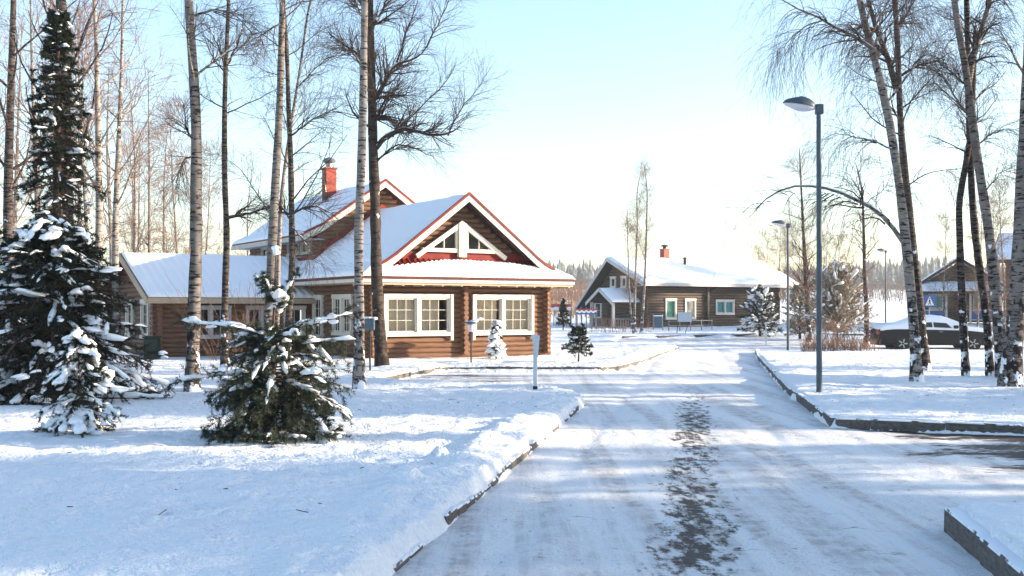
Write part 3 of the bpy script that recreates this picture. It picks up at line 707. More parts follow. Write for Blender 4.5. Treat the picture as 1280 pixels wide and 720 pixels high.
# upper storey
US = [.10, .75, 3.1]; UZ = [4.20, 4.52, 6.16]
def uprof(s): s = min(s, W1 - s); return float(np.interp(s, US, UZ))
uq0, uq1 = 5.55, 13.6
up = MB()
for fx in ((lambda s: s), (lambda s: W1 - s)):
    for i in range(2):
        up.prism([(fx(US[i]), uq0, UZ[i]), (fx(US[i + 1]), uq0, UZ[i + 1]), (fx(US[i + 1]), uq1, UZ[i + 1]), (fx(US[i]), uq1, UZ[i])], (0, 0, .05 + .002 * i))
up.build('upper_roof', MAT['red_roof'], H1)
snow_sheet(H1, [(.08, uq0 + .05, 4.245), (.08, uq1, 4.245), (.78, uq1, 4.585), (.78, uq0 + .05, 4.585)], 60, 8, .09, seed=6)
snow_sheet(H1, [(.73, uq0 + .05, 4.56), (.73, uq1, 4.56), (3.1, uq1, 6.215), (3.1, uq0 + .05, 6.215)], 70, 24, .08, seed=7, noise=.05)
snow_sheet(H1, [(W1 - .1, uq0 + .05, 4.25), (W1 - .1, uq1, 4.25), (3.1, uq1, 6.215), (3.1, uq0 + .05, 6.215)], 20, 8, .08, seed=8)
uv = [(.06, 4.20), (.75, 4.54), (3.1, 6.18)]
verge(H1, uv, uq0 - .05, .21, .18); verge(H1, [(W1 - s, z) for s, z in uv[::-1]], uq0 - .05, .21, .18)
fb = MB(); fb.box(.06, .11, uq0, uq1, 4.03, 4.19); fb.box(.11, .8, uq0, uq1, 4.06, 4.085); fb.build('eave_fascia', MAT['white_trim_old'], H1)
log_wall(H1, wallM('front', (.8, 6.0, 0)), W1 - 1.6, 3.3, 6.05, ends=.1, roofline=lambda x: uprof(x + .8) - .1)
log_wall(H1, wallM('left', (.8, 13.2, 0)), 7.2, 3.3, 4.12, [(4.4, 5.6, 3.62, 4.06), (5.75, 6.7, 3.62, 4.06), (1.5, 2.7, 3.62, 4.06)], ends=.1)
LU = wallM('left', (.8, 13.2, 0))
for a, b in ((4.4, 5.6), (5.75, 6.7), (1.5, 2.7)): window(H1, LU, a, b, 3.62, 4.06, 1, nx=2, ny=1, cas=.05, curtain=None, frame='white_trim_old')
rf = MB(); rf.prism([(.55, 5.97, 3.35), (W1 - .55, 5.97, 3.35), (W1 - .9, 5.97, 3.9), (3.1, 5.97, 5.42), (.9, 5.97, 3.9)], (0, -.16, 0)); rf.bar((.62, 5.9, 3.38), (.62, 13.2, 3.38), .2, .25); rf.build('roof_flashing', MAT['red_roof'], H1)
# wing roof
wr = MB(); wq0, wqr, wq1 = 4.08, 7.8, 11.5; wz0, wzr = 1.97, 3.47
wr.prism([(-5.5, wq0, wz0), (.9, wq0, wz0), (.9, wqr, wzr), (-5.5, wqr, wzr)], (0, 0, .05)); wr.prism([(-5.5, wq1, wz0), (.9, wq1, wz0), (.9, wqr, wzr), (-5.5, wqr, wzr)], (0, 0, .052))
wr.build('wing_roof', MAT['red_roof'], H1)
snow_sheet(H1, [(-5.48, wq0 - .02, wz0 + .05), (-.02, wq0 - .02, wz0 + .05), (-.02, wqr, wzr + .05), (-5.48, wqr, wzr + .05)], 160, 24, .085, ribs=.012, ribstep=.26, seed=9, noise=.04)
snow_sheet(H1, [(-.02, wq0 + 1.3, wz0 + .577), (.9, wq0 + 2.0, wz0 + .86), (.9, wqr, wzr + .05), (-.02, wqr, wzr + .05)], 12, 12, .085, seed=11)
snow_sheet(H1, [(-5.48, wq1, wz0 + .05), (.5, wq1, wz0 + .05), (.5, wqr, wzr + .05), (-5.48, wqr, wzr + .05)], 30, 8, .085, seed=10)
wv = MB()
for q0, q1 in ((wq0, wqr), (wq1, wqr)):
    wv.prism([(-5.56, q0, wz0 - .15), (-5.56, q1, wzr - .15), (-5.56, q1, wzr + .06), (-5.56, q0, wz0 + .06)], (.05, 0, 0))
wv.build('barge_board', MAT['eave_board'], H1)
wf = MB(); wf.box(-5.5, -.03, wq0 - .04, wq0 + .005, wz0 - .13, wz0 + .04); wf.box(-5.5, -.03, wq0 + .01, 4.5, wz0 - .11, wz0 - .085); wf.build('eave_fascia', MAT['eave_board'], H1)
# chimney
ch = MB(); ch.box(-.21, .21, -.21, .21, -.75, -.02, 1); ch.box(-.212, .212, -.212, .212, -.018, 1.0, 0); ch.box(-.25, .25, -.25, .25, 1.002, 1.06, 0)
cho = ch.build('chimney', [MAT['red_brick_paint'], MAT['soot']], H1, loc=(2.55, 9.4, 6.0), bevel=.01)
cc = MB(); cc.lathe([(.13, 1.06), (.13, 1.22), (.17, 1.24), (.25, 1.30), (.27, 1.32), (.20, 1.40), (.05, 1.46), (.01, 1.47)], 14); cc.build('cowl', MAT['steel'], cho, smooth=True)
cp = MB(); cp.tube([(-.30, -.12, .62), (-.28, -.12, .95)], .022, 8); cp.tube([(-.30, -.1, .80), (-.05, -.1, .82)], .03, 8); cp.tube([(-.24, -.10, .80), (-.23, -.23, .1)], .022, 8); cp.build('pipe', MAT['steel'], cho)

# ------------------------------------------------------------------ grey log house further along the road
zg2 = .28
H2 = tag(empty('log_house', (8.3, 70.0, zg2), A1), 'grey-brown log house with deep white snow roof and green-curtained windows', 'house')
L2, D2 = 11.3, 5.6
mb = MB(); mb.box(-.05, L2 + .05, -.05, D2 + .05, -.5, .1); mb.build('footing', MAT['stone_base'], H2)
ops = [(1.55, 2.45, .75, 2.05), (3.15, 4.05, .75, 2.05), (5.75, 7.35, 1.05, 2.0)]
F2 = wallM('front', (0, 0, 0))
log_wall(H2, F2, L2, .1, 3.05, ops, r=.105, step=.18, matl='log_grey')
window(H2, F2, *ops[0], 1, nx=1, ny=1, curtain='curtain_green'); window(H2, F2, *ops[1], 1, nx=1, ny=1, curtain='curtain_white'); window(H2, F2, *ops[2], 2, nx=1, ny=1, curtain='curtain_teal', split=.08)
log_stubs(H2, F2, 5.0, .1, 3.0, matl='log_grey', r=.1, step=.18)
rl2 = lambda x: float(np.interp(D2 - x, [-.9, 2.83, 6.4], [2.98, 4.62, 1.45])) - .08
G2 = wallM('left', (0, D2, 0))
log_wall(H2, G2, D2, .1, 4.6, [(.35, 1.2, .75, 1.9), (1.75, 2.5, .1, 2.0), (2.15, 2.75, 2.75, 3.5), (3.3, 3.9, 2.75, 3.5)], r=.105, step=.18, matl='log_grey', roofline=rl2, phase=.09)
window(H2, G2, .35, 1.2, .75, 1.9, 1, nx=1, ny=2, curtain='curtain_teal')
window(H2, G2, 2.15, 2.75, 2.75, 3.5, 1, nx=1, ny=1, curtain=None); window(H2, G2, 3.3, 3.9, 2.75, 3.5, 1, nx=1, ny=1, curtain=None)
dd = MB(); dd.box(1.75, 2.5, -.05, .02, .1, 2.0); 
for k in range(5): dd.box(1.78 + k * .145, 1.90 + k * .145, -.075, -.052, .14, 1.96)
door = dd.build('door', MAT['core_wood'], H2); door.matrix_local = G2
hd = MB(); hd.tube([(2.4, -.075, 1.0), (2.4, -.13, 1.0), (2.28, -.13, 1.0)], .015); hd.build('handle', MAT['steel'], door)
log_wall(H2, wallM('right', (L2, 0, 0)), D2, .1, 4.6, r=.105, step=.18, matl='log_grey', roofline=lambda x: rl2(D2 - x), phase=.09)
r2 = MB(); v0, v1 = -.85, L2 + 1.2
P2 = [(-.95, 2.98), (2.83, 4.64), (6.5, 1.40)]
for i in range(2):
    r2.prism([(v0, P2[i][0], P2[i][1]), (v1, P2[i][0], P2[i][1]), (v1, P2[i + 1][0], P2[i + 1][1]), (v0, P2[i + 1][0], P2[i + 1][1])], (0, 0, .06 + .002 * i))
r2.build('roof', MAT['soot'], H2)
snow_sheet(H2, [(v0, -1.0, 3.02), (v1, -1.0, 3.02), (v1, 2.83, 4.70), (v0, 2.83, 4.70)], 80, 24, .16, seed=20, noise=.06)
snow_sheet(H2, [(v0, 6.5, 1.46), (v1, 6.5, 1.46), (v1, 2.83, 4.70), (v0, 2.83, 4.70)], 30, 14, .14, seed=21)
fv = MB(); fv.box(v0, v1, -1.02, -.965, 2.84, 3.03); fv.box(v0 + .06, v1, -.96, -.1, 2.86, 2.88)
for (q0, z0), (q1, z1) in ((P2[0], P2[1]), (P2[1], P2[2])):
    fv.prism([(v0 - .04, q0, z0 - .16), (v0 - .04, q1, z1 - .16), (v0 - .04, q1, z1 + .08), (v0 - .04, q0, z0 + .08)], (.055, 0, 0))
fv.build('eave_fascia', MAT['white_trim_old'], H2)
dp = MB(); dp.tube([(5.28, -.95, 2.9), (5.25, -.15, 2.6), (5.25, -.15, .2)], .06, 8); dp.build('downpipe', MAT['bin_green'], H2)
c2 = MB(); c2.box(-.22, .22, -.22, .22, -1.0, .75); c2.box(-.26, .26, -.26, .26, .752, .80); c2o = c2.build('chimney', MAT['red_brick_paint'], H2, loc=(4.2, 3.2, 4.62))
ck = MB(); ck.lathe([(.12, .80), (.12, .95), (.28, .98), (.22, 1.05), (.02, 1.10)], 12); ck.build('cowl', MAT['soot'], c2o, smooth=True)
v2 = MB(); v2.lathe([(.10, -.5), (.10, .55), (.13, .56), (.13, .62), (.02, .68)], 12); v2.build('vent_pipe', MAT['soot'], H2, smooth=True, loc=(4.6, 1.6, 4.15))
# porch on the gable end
pq, pw, ps = 1.75, 1.15, -2.1
pr = MB()
for sg in (-1, 1): pr.prism([(ps - .15, pq + sg * (pw + .25), 1.78), (.05, pq + sg * (pw + .25), 1.78), (.05, pq, 2.66), (ps - .15, pq, 2.66)], (0, 0, .05))
pr.build('porch_roof', MAT['soot'], H2)
snow_sheet(H2, [(ps - .14, pq - pw - .26, 1.82), (.0, pq - pw - .26, 1.82), (.0, pq, 2.71), (ps - .14, pq, 2.71)], 24, 14, .10, seed=30)
snow_sheet(H2, [(ps - .14, pq + pw + .26, 1.82), (.0, pq + pw + .26, 1.82), (.0, pq, 2.71), (ps - .14, pq, 2.71)], 16, 8, .10, seed=31)
pb = MB()
for sg in (-1, 1): pb.prism([(ps - .20, pq + sg * (pw + .28), 1.62), (ps - .20, pq, 2.52), (ps - .20, pq, 2.74), (ps - .20, pq + sg * (pw + .28), 1.84)], (.05, 0, 0))
pb.build('barge_board', MAT['white_trim_old'], H2)
for sg in (-1, 1):
    o = MB(); o.box(-.07, .07, -.07, .07, 0, 1.85); o.build('porch_post', MAT['white_trim_old'], H2, loc=(ps + .1, pq + sg * pw, 0))
    o = MB(); o.box(ps + .18, -.1, -.03, .03, .75, .83); o.box(ps + .18, -.1, -.03, .03, .3, .36)
    for k in range(9): o.box(ps + .25 + k * .2, ps + .30 + k * .2, -.02, .02, .36, .75)
    o.build('railing', MAT['fence_grey'], H2, loc=(0, pq + sg * pw, 0))
o = MB(); o.box(ps - .1, -.06, pq - pw - .1, pq + pw + .1, -.4, .1); o.build('porch_floor', MAT['fence_grey'], H2)

# ------------------------------------------------------------------ small house with blue panels (behind the car)
x3, y3 = ax(1151, 76), 76.0; z3 = gh(x3 + 2, y3) + .1
H3 = tag(empty('pavilion', (x3, y3, z3), math.radians(-20)), 'small brown gabled house with white posts and blue panels behind the parked car', 'house')
W3 = 4.9
log_wall(H3, wallM('front', (0, .9, 0)), W3, .05, 2.3, [(.5, 1.5, .9, 1.95), (2.1, 2.9, .05, 2.0), (3.3, 4.3, .9, 1.95)], r=.1, step=.17, matl='log_grey')
window(H3, wallM('front', (0, .9, 0)), .5, 1.5, .9, 1.95, 1, nx=2, ny=1, curtain='curtain_teal'); window(H3, wallM('front', (0, .9, 0)), 3.3, 4.3, .9, 1.95, 1, nx=2, ny=1, curtain='curtain')
o = MB(); o.box(2.1, 2.9, .87, .93, .05, 2.0); o.box(2.2, 2.8, .84, .868, .2, .9); o.box(2.2, 2.8, .84, .868, 1.0, 1.85); o.build('door', MAT['core_wood'], H3)
log_wall(H3, wallM('left', (0, 6.0, 0)), 5.1, .05, 2.3, r=.1, step=.17, matl='log_grey', phase=.08)
log_wall(H3, wallM('right', (W3, .9, 0)), 5.1, .05, 2.3, r=.1, step=.17, matl='log_grey', phase=.08)
for px_ in (.05, 1.62, 3.12, 4.85):
    o = MB(); o.box(px_ - .07, px_ + .07, -.07, .07, 0, 2.15); o.build('porch_post', MAT['white_paint'], H3, bevel=.01)
for a, b in ((.12, 1.55), (3.19, 4.78)):
    o = MB(); o.box(a, b, -.03, .03, .25, .82); p_ = o.build('panel', MAT['blue_paint'], H3)
    o = MB(); o.box(a, b, -.045, .045, .822, .89); o.box(a, b, -.045, .045, .18, .248); o.build('rail', MAT['white_paint'], p_)
rl3 = lambda x: 2.5 + 1.75 * (1 - abs(x - W3 / 2) / (W3 / 2 + .3)) - .1
log_wall(H3, wallM('front', (0, .95, 0)), W3, 2.32, 4.3, r=.1, step=.17, matl='log_grey', ends=.0, roofline=rl3)
o = MB()
for sg in (-1, 1):
    e = W3 / 2 + sg * (W3 / 2 + .45)
    o.prism([(e, .3, 2.42), (W3 / 2, .3, 4.38), (W3 / 2, 6.4, 4.38), (e, 6.4, 2.42)], (0, 0, .05))
o.prism([(-.45, -.45, 2.08), (W3 + .45, -.45, 2.08), (W3 - .2, .85, 2.75), (.2, .85, 2.75)], (0, 0, .05))
o.build('roof', MAT['soot'], H3)
snow_sheet(H3, [(-.45, .35, 2.46), (-.45, 6.4, 2.46), (W3 / 2, 6.4, 4.43), (W3 / 2, .35, 4.43)], 20, 14, .10, seed=40); snow_sheet(H3, [(W3 + .45, .35, 2.46), (W3 + .45, 6.4, 2.46), (W3 / 2, 6.4, 4.43), (W3 / 2, .35, 4.43)], 20, 14, .10, seed=41)
snow_sheet(H3, [(-.46, -.47, 2.12), (W3 + .46, -.47, 2.12), (W3 - .2, .8, 2.78), (.2, .8, 2.78)], 30, 8, .12, seed=42)
o = MB()
for sg in (-1, 1):
    e = W3 / 2 + sg * (W3 / 2 + .5)
    o.prism([(e, .24, 2.24), (W3 / 2, .24, 4.24), (W3 / 2, .24, 4.45), (e, .24, 2.45)], (0, .05, 0))
o.box(-.47, W3 + .47, -.5, -.45, 1.98, 2.12); o.build('barge_board', MAT['core_wood'], H3)

# ------------------------------------------------------------------ house at the right edge
x4, y4 = ax(1262, 68), 68.0; z4 = gh(x4 + 2, y4)
H4 = tag(empty('house', (x4, y4, z4), math.radians(-30)), 'orange timber house at the right edge behind the thickest birch', 'house')
o = MB(); o.box(0, 7, 0, .12, 0, 4.2); o.box(0, .12, .12, 6, 0, 4.2); o.box(6.88, 7, .12, 6, 0, 4.2); o.build('wall', MAT['orange_wall'], H4)
log_wall(H4, wallM('front', (0, -.02, 0)), 7, .1, 4.2, [(1.0, 2.2, 1.0, 2.3)], r=.11, step=.2, matl='log_tan')
window(H4, wallM('front', (0, -.04, 0)), 1.0, 2.2, 1.0, 2.3, 2, nx=1, ny=2)
o = MB(); o.prism([(-.9, -.8, 4.1), (7.8, -.8, 4.1), (7.8, 3, 5.9), (-.9, 3, 5.9)], (0, 0, .06)); o.prism([(-.9, 6.8, 4.1), (7.8, 6.8, 4.1), (7.8, 3, 5.9), (-.9, 3, 5.9)], (0, 0, .062)); o.build('roof', MAT['soot'], H4)
snow_sheet(H4, [(-.9, -.82, 4.15), (7.8, -.82, 4.15), (7.8, 3, 5.96), (-.9, 3, 5.96)], 30, 12, .15, seed=50)
o = MB(); o.box(-.9, 7.8, -.86, -.81, 3.95, 4.14)
for q0, q1 in ((-.8, 3), (6.8, 3)): o.prism([(-.95, q0, 3.95), (-.95, q1, 5.75), (-.95, q1, 5.98), (-.95, q0, 4.18)], (.05, 0, 0))
o.build('eave_fascia', MAT['core_wood'], H4)

# ------------------------------------------------------------------ trees
def unit(v): return v / (np.linalg.norm(v, axis=-1, keepdims=True) + 1e-9)
def spawn(rng, P, R, n, t0, t1, ang, length, npts, rr=.55, up=0.0, wob=.12, lenfall=.5, rmin=.0025, flat=0.0, absr=None):
    """n side shoots on every polyline of P; returns (P2, R2)"""
    M, N, _ = P.shape
    t = rng.uniform(t0, t1, (M, n)); tt = t * (N - 1); i = np.clip(tt.astype(int), 0, N - 2); f = (tt - i)[..., None]
    m = np.arange(M)[:, None]
    base = P[m, i] * (1 - f) + P[m, i + 1] * f; tan = unit(P[m, i + 1] - P[m, i]); rad = R[m, i] * (1 - f[..., 0]) + R[m, i + 1] * f[..., 0]
    rv = rng.normal(size=(M, n, 3)); rv[..., 2] *= (1 - flat); perp = unit(rv - (rv * tan).sum(-1, keepdims=True) * tan)
    a = ang * rng.uniform(.7, 1.3, (M, n, 1)); d = np.cos(a) * tan + np.sin(a) * perp
    L = (length if np.isscalar(length) else np.asarray(length)[:, None]) * (1 - lenfall * t) * rng.uniform(.55, 1.25, (M, n))
    pts = [base]; p = base; step = (L / (npts - 1))[..., None]; bend = rng.normal(size=(M, n, 3)) * wob * .5
    for k in range(npts - 1):
        p = p + d * step; pts.append(p)
        d = unit(d + bend + rng.normal(size=d.shape) * wob + np.array([0, 0, up]))
    P2 = np.stack(pts, 2).reshape(M * n, npts, 3)
    r0 = np.clip(rad * rr, rmin, None) if absr is None else np.full(rad.shape, absr) * rng.uniform(.7, 1.2, rad.shape)
    taper = np.linspace(1, .25, npts)
    R2 = np.clip(r0[..., None] * taper, rmin * .8, None).reshape(M * n, npts)
    return P2, R2
def resample(pts, n):
    pts = np.array(pts, float); d = np.concatenate([[0], np.cumsum(np.linalg.norm(np.diff(pts, axis=0), axis=1))]); s = np.linspace(0, d[-1], n)
    q = np.stack([np.interp(s, d, pts[:, k]) for k in range(3)], 1)
    for _ in range(2): q[1:-1] = .25 * q[:-2] + .5 * q[1:-1] + .25 * q[2:]
    return q
def bare_tree(name, label, pts, Y, r0, bark, seed, top, limbs=(), n_auto=18, auto_from=.35, limb_len=2.2, droop=-.10, twig_n=8, sub_n=6, group=None, twig='twig', cat='birch tree', base=None, depth=.35, lean=0.0, rtop=.25, twig_len=.7, fork=None, snow_limb=False, limb_up=.05, cluster=0):
    """pts: trunk as (px,py) picture points at distance Y, the first at the ground; limbs likewise with their thickness"""
    rng = np.random.default_rng(seed)
    if Y < 35: Y *= .9; r0 *= .9; limbs = [(l, w * .9) for l, w in limbs]; fork = fork and [(l, a * .9, b * .9) for l, a, b in fork]
    W = [np.array(at(p[0], p[1], Y)) for p in pts]
    g = base if base is not None else W[0][:2]
    gz = gh(W[0][0], W[0][1]); W[0][2] = gz - .12
    last = W[-1]
    if last[2] < top: W.append(last + np.array([rng.uniform(-.25, .25) + lean, rng.uniform(-.4, .4), top - last[2]]))
    O = np.array([W[0][0], W[0][1], gz])
    W = np.array(W) - O; W[:, 1] += np.linspace(0, 1, len(W)) * rng.uniform(-depth, depth)
    T = resample(W, 30); hh = np.linspace(0, 1, 30)
    R = r0 * (1 - (1 - rtop) * hh ** 1.1) * (1 + .05 * rng.normal(size=30)); R[0] *= 1.35; R[1] *= 1.12; R[-1] *= .4
    root = empty(name, tuple(O)); tag(root, label, cat, group)
    nb = NB(); nb.tubes(T[None], R[None], 12)
    LP, LR = [], []
    def limb(line, w):
        L3 = [np.array(at(p[0], p[1], Y + (p[2] if len(p) > 2 else 0))) - O for p in line]
        q = resample(L3, 12); q[1:] += rng.normal(size=(11, 3)) * .012
        LP.append(q); LR.append(np.linspace(w, w * .22, 12))
    for line, w in limbs: limb(line, w)
    if LP:
        nb.tubes(np.array(LP), np.array(LR), 7)
    if fork:
        for line, w, wt in fork:
            L3 = np.array([np.array(at(p[0], p[1], Y)) - O for p in line]); q = resample(L3, 20)
            nb.tubes(q[None], np.linspace(w, wt, 20)[None], 9); LP.append(resample(L3, 12)); LR.append(np.linspace(w, wt, 12))
    # self-grown limbs on the trunk
    A, AR = spawn(rng, T[None], R[None], n_auto, auto_from, .98, .95, limb_len, 7, rr=.30, up=limb_up, wob=.10, lenfall=.55, rmin=.008)
    nb.tubes(A, AR, 5)
    tk = link('trunk', nb.mesh('trunk', MAT[bark]), root)
    cr = NB()
    allP = [A]; allR = [AR]
    if LP:
        # explicit limbs as 7-point lines plus more shoots
        E = np.array([resample(p, 7) for p in LP]); ER = np.array([np.interp(np.linspace(0, 11, 7), np.arange(12), r) for r in LR])
        allP.append(np.repeat(E, 3, 0)); allR.append(np.repeat(ER, 3, 0))
    Q = np.concatenate(allP); QR = np.concatenate(allR)
    B, BR = spawn(rng, Q, QR, sub_n, .12, 1.0, .75, limb_len * .42, 5, rr=.5, up=droop * .5, wob=.13, lenfall=.35, rmin=.004)
    cr.tubes(B, BR, 4)
    C, CR = spawn(rng, B, BR, twig_n, .1, 1.0, .7, twig_len, 4 if droop > -.3 else 6, rr=.5, up=droop, wob=.14, lenfall=.3, rmin=.0022)
    cr.tubes(C, CR, 3)
    if cluster:
        C2, CR2 = spawn(rng, C[::2], CR[::2], cluster, .2, 1.0, .55, twig_len * .6, 3, rr=.7, up=droop, wob=.12, rmin=.0018); cr.tubes(C2, CR2, 3)
    c = link('crown', cr.mesh('crown', MAT[twig]), root); c['kind'] = 'stuff'
    if snow_limb and LP:
        sn = NB(); P_ = np.array(LP); R_ = np.array(LR)
        sn.tubes(P_[:, 1:9], R_[:, 1:9] * .75 * (1 + .25 * rng.normal(size=R_[:, 1:9].shape)), 6, squash=.6, lift=R_[:, 1:9] * .75)
        s = link('snow_cover', sn.mesh('snow_cover', MAT['snow_soft']), root); s['kind'] = 'stuff'
    return root

# trees in front of and beside the tan house
bare_tree('birch_tree', 'grey-white birch left of the snowy pine with snow caught on its lower trunk', [(240, 488), (241, 420), (243, 360), (246, 300), (243, 240), (246, 190), (243, 120), (238, 50), (234, 0)], 23.0, .145, 'birch_bark_shaded', 11, 13, n_auto=16, auto_from=.42, limb_len=1.9, limbs=[([(244, 180), (232, 160), (230, 130)], .03), ([(244, 195), (228, 200), (220, 228)], .022), ([(242, 20), (265, 12), (290, 15), (315, 40)], .025)])
bare_tree('birch_tree', 'slender brown-stemmed birch between the left birch and the pine', [(281, 462), (281, 380), (285, 290), (282, 240), (282, 140), (285, 60), (289, 0)], 30.5, .105, 'birch_bark_dark', 12, 13, n_auto=15, auto_from=.45, limb_len=2.0, limbs=[([(284, 272), (305, 268), (325, 262), (345, 258)], .05), ([(285, 80), (300, 50), (305, 10)], .03), ([(285, 90), (265, 40), (250, 20)], .03)], snow_limb=True)
bare_tree('birch_tree', 'straight birch trunk rising directly behind the snowy pine top', [(335, 464), (337, 380), (340, 290), (343, 230), (348, 140), (350, 60), (351, 0)], 29.0, .14, 'birch_bark_shaded', 13, 14, n_auto=15, auto_from=.45, limb_len=2.0, limbs=[([(338, 268), (320, 240), (300, 210), (270, 190)], .02), ([(350, 30), (330, 40), (318, 70)], .03)])
bare_tree('birch_tree', 'dark crooked birch just right of the straight birch behind the pine', [(358, 462), (360, 400), (366, 330), (364, 280), (363, 200), (359, 120), (358, 60), (352, 0)], 31.0, .10, 'birch_bark_dark', 14, 14, n_auto=22, auto_from=.22, limb_len=2.4, sub_n=8, limbs=[([(364, 275), (352, 258), (340, 262)], .05), ([(365, 268), (385, 255), (410, 262), (430, 280)], .035), ([(363, 170), (390, 150), (430, 130)], .03), ([(362, 280), (380, 300), (395, 330)], .02)], snow_limb=True)
bare_tree('birch_tree', 'thin pale birch leaning right beside the dark crooked one', [(345, 455), (348, 330), (352, 240), (362, 170), (372, 110), (381, 50), (387, 0)], 33.0, .075, 'birch_bark', 15, 12, n_auto=20, auto_from=.4, limb_len=2.2, lean=.8, limbs=[([(372, 110), (395, 85), (420, 65), (425, 62)], .025)])
bare_tree('birch_tree', 'tall white birch in front of the left corner of the tan house', [(449, 486), (449, 430), (450, 360), (448, 300), (452, 240), (455, 150), (457, 60), (458, 0)], 23.6, .115, 'birch_bark', 16, 13, n_auto=12, auto_from=.55, limb_len=1.8, limbs=[([(455, 95), (445, 70), (428, 58), (415, 62)], .025), ([(457, 30), (445, 5), (435, -10)], .03)])
bare_tree('alder_tree', 'dark-barked tree with arching right-hand limbs by the tan house windows', [(478, 455), (473, 400), (470, 330), (469, 250), (466, 190), (465, 120), (463, 60), (462, 0)], 32.3, .19, 'alder_bark', 17, 14, cat='tree', n_auto=22, auto_from=.42, limb_len=2.5, sub_n=9, twig_n=9, twig_len=.75, droop=-.05,
          limbs=[([(470, 185), (482, 168), (500, 160), (518, 160), (535, 170), (560, 170), (575, 158)], .085), ([(466, 127), (478, 110), (490, 84), (496, 78), (520, 76), (533, 60)], .075), ([(466, 152), (478, 144), (490, 146)], .05), ([(469, 205), (482, 190), (500, 178), (540, 195)], .035), ([(466, 125), (480, 120), (510, 118), (520, 112)], .04), ([(463, 90), (448, 65), (432, 58), (410, 40)], .045),
                 ([(533, 60), (545, 35), (560, 5), (568, -20)], .03), ([(560, 170), (572, 140), (590, 120), (605, 100)], .025), ([(500, 160), (530, 130), (560, 100), (570, 80)], .025), ([(496, 78), (508, 40), (520, 10), (525, -15)], .03), ([(462, 40), (480, 10), (490, -20)], .05), ([(463, 20), (445, -5), (430, -20)], .05)], snow_limb=True)
# birches on the right-hand lawn
bare_tree('birch_tree', 'leaning white birch nearest the tall lamp post on the right lawn', [(1146, 479), (1144, 420), (1136, 330), (1128, 250), (1118, 180), (1108, 120), (1094, 70), (1084, 30), (1076, 0)], 25.4, .125, 'birch_bark', 21, 13, n_auto=14, auto_from=.4, limb_len=2.0, lean=-.8, droop=-.50, twig_len=1.35, cluster=2,
          limbs=[([(1128, 302), (1112, 276), (1085, 254), (1050, 240), (1015, 229), (985, 230), (958, 242), (945, 262)], .055), ([(1100, 70), (1080, 50), (1055, 42), (1030, 25), (1000, 12), (975, -2)], .05), ([(1120, 190), (1100, 178), (1070, 172), (1045, 165)], .025), ([(1030, 25), (1010, 30), (990, 45), (970, 70)], .02), ([(1112, 276), (1095, 262), (1080, 255), (1120, 225)], .02)], snow_limb=True)
bare_tree('birch_tree', 'dark-barked birch standing just behind the leaning one', [(1157, 462), (1151, 400), (1140, 310), (1130, 230), (1124, 170), (1120, 110), (1119, 60), (1113, 0)], 30.5, .13, 'birch_bark_dark', 22, 14, n_auto=14, auto_from=.4, limb_len=2.2, droop=-.50, twig_len=1.35, cluster=2,
          fork=[([(1120, 110), (1110, 72), (1098, 45), (1085, 0), (1076, -40)], .085, .04)], limbs=[([(1126, 95), (1145, 82), (1170, 78), (1195, 62)], .04), ([(1119, 40), (1130, 20), (1145, 0)], .04), ([(1130, 235), (1160, 215), (1180, 212), (1205, 210)], .022), ([(1110, 72), (1092, 56), (1060, 30)], .04)])
bare_tree('birch_tree', 'kinked slim birch in front of the car bonnet', [(1208, 469), (1203, 400), (1199, 330), (1197, 272), (1194, 258), (1202, 215), (1208, 180), (1210, 150)], 28.0, .105, 'birch_bark_dark', 23, 8.0, n_auto=8, auto_from=.5, limb_len=1.4, rtop=.5)
bare_tree('birch_tree', 'slim dark birch between the kinked birch and the forked birch', [(1238, 470), (1234, 400), (1226, 345), (1220, 300), (1215, 240), (1214, 190), (1212, 150)], 27.8, .10, 'birch_bark_dark', 24, 9.0, n_auto=8, auto_from=.5, limb_len=1.4, rtop=.6)
bare_tree('birch_tree', 'tall forked birch next to the thick birch at the right edge', [(1252, 472), (1250, 420), (1243, 370), (1238, 310), (1228, 250), (1218, 190), (1211, 140), (1208, 105), (1198, 60), (1187, 0)], 27.4, .135, 'birch_bark_shaded', 25, 13, n_auto=16, auto_from=.4, limb_len=2.0, droop=-.42, twig_len=1.1, cluster=2,
          fork=[([(1210, 110), (1214, 80), (1226, 40), (1238, 0), (1246, -40)], .085, .045)], limbs=[([(1214, 115), (1195, 95), (1175, 80), (1168, 65)], .035), ([(1218, 185), (1240, 165), (1265, 160)], .025), ([(1206, 140), (1190, 115), (1175, 85)], .03), ([(1211, 70), (1225, 55), (1245, 20)], .03), ([(1228, 245), (1250, 215), (1275, 205)], .02)])
bare_tree('birch_tree', 'thickest birch cut by the right edge with black fissured foot', [(1262, 483), (1264, 440), (1270, 380), (1273, 300), (1276, 200), (1279, 100), (1281, 0)], 24.0, .20, 'birch_bark_shaded', 26, 13, n_auto=18, auto_from=.4, limb_len=2.2, droop=-.4, cluster=2)
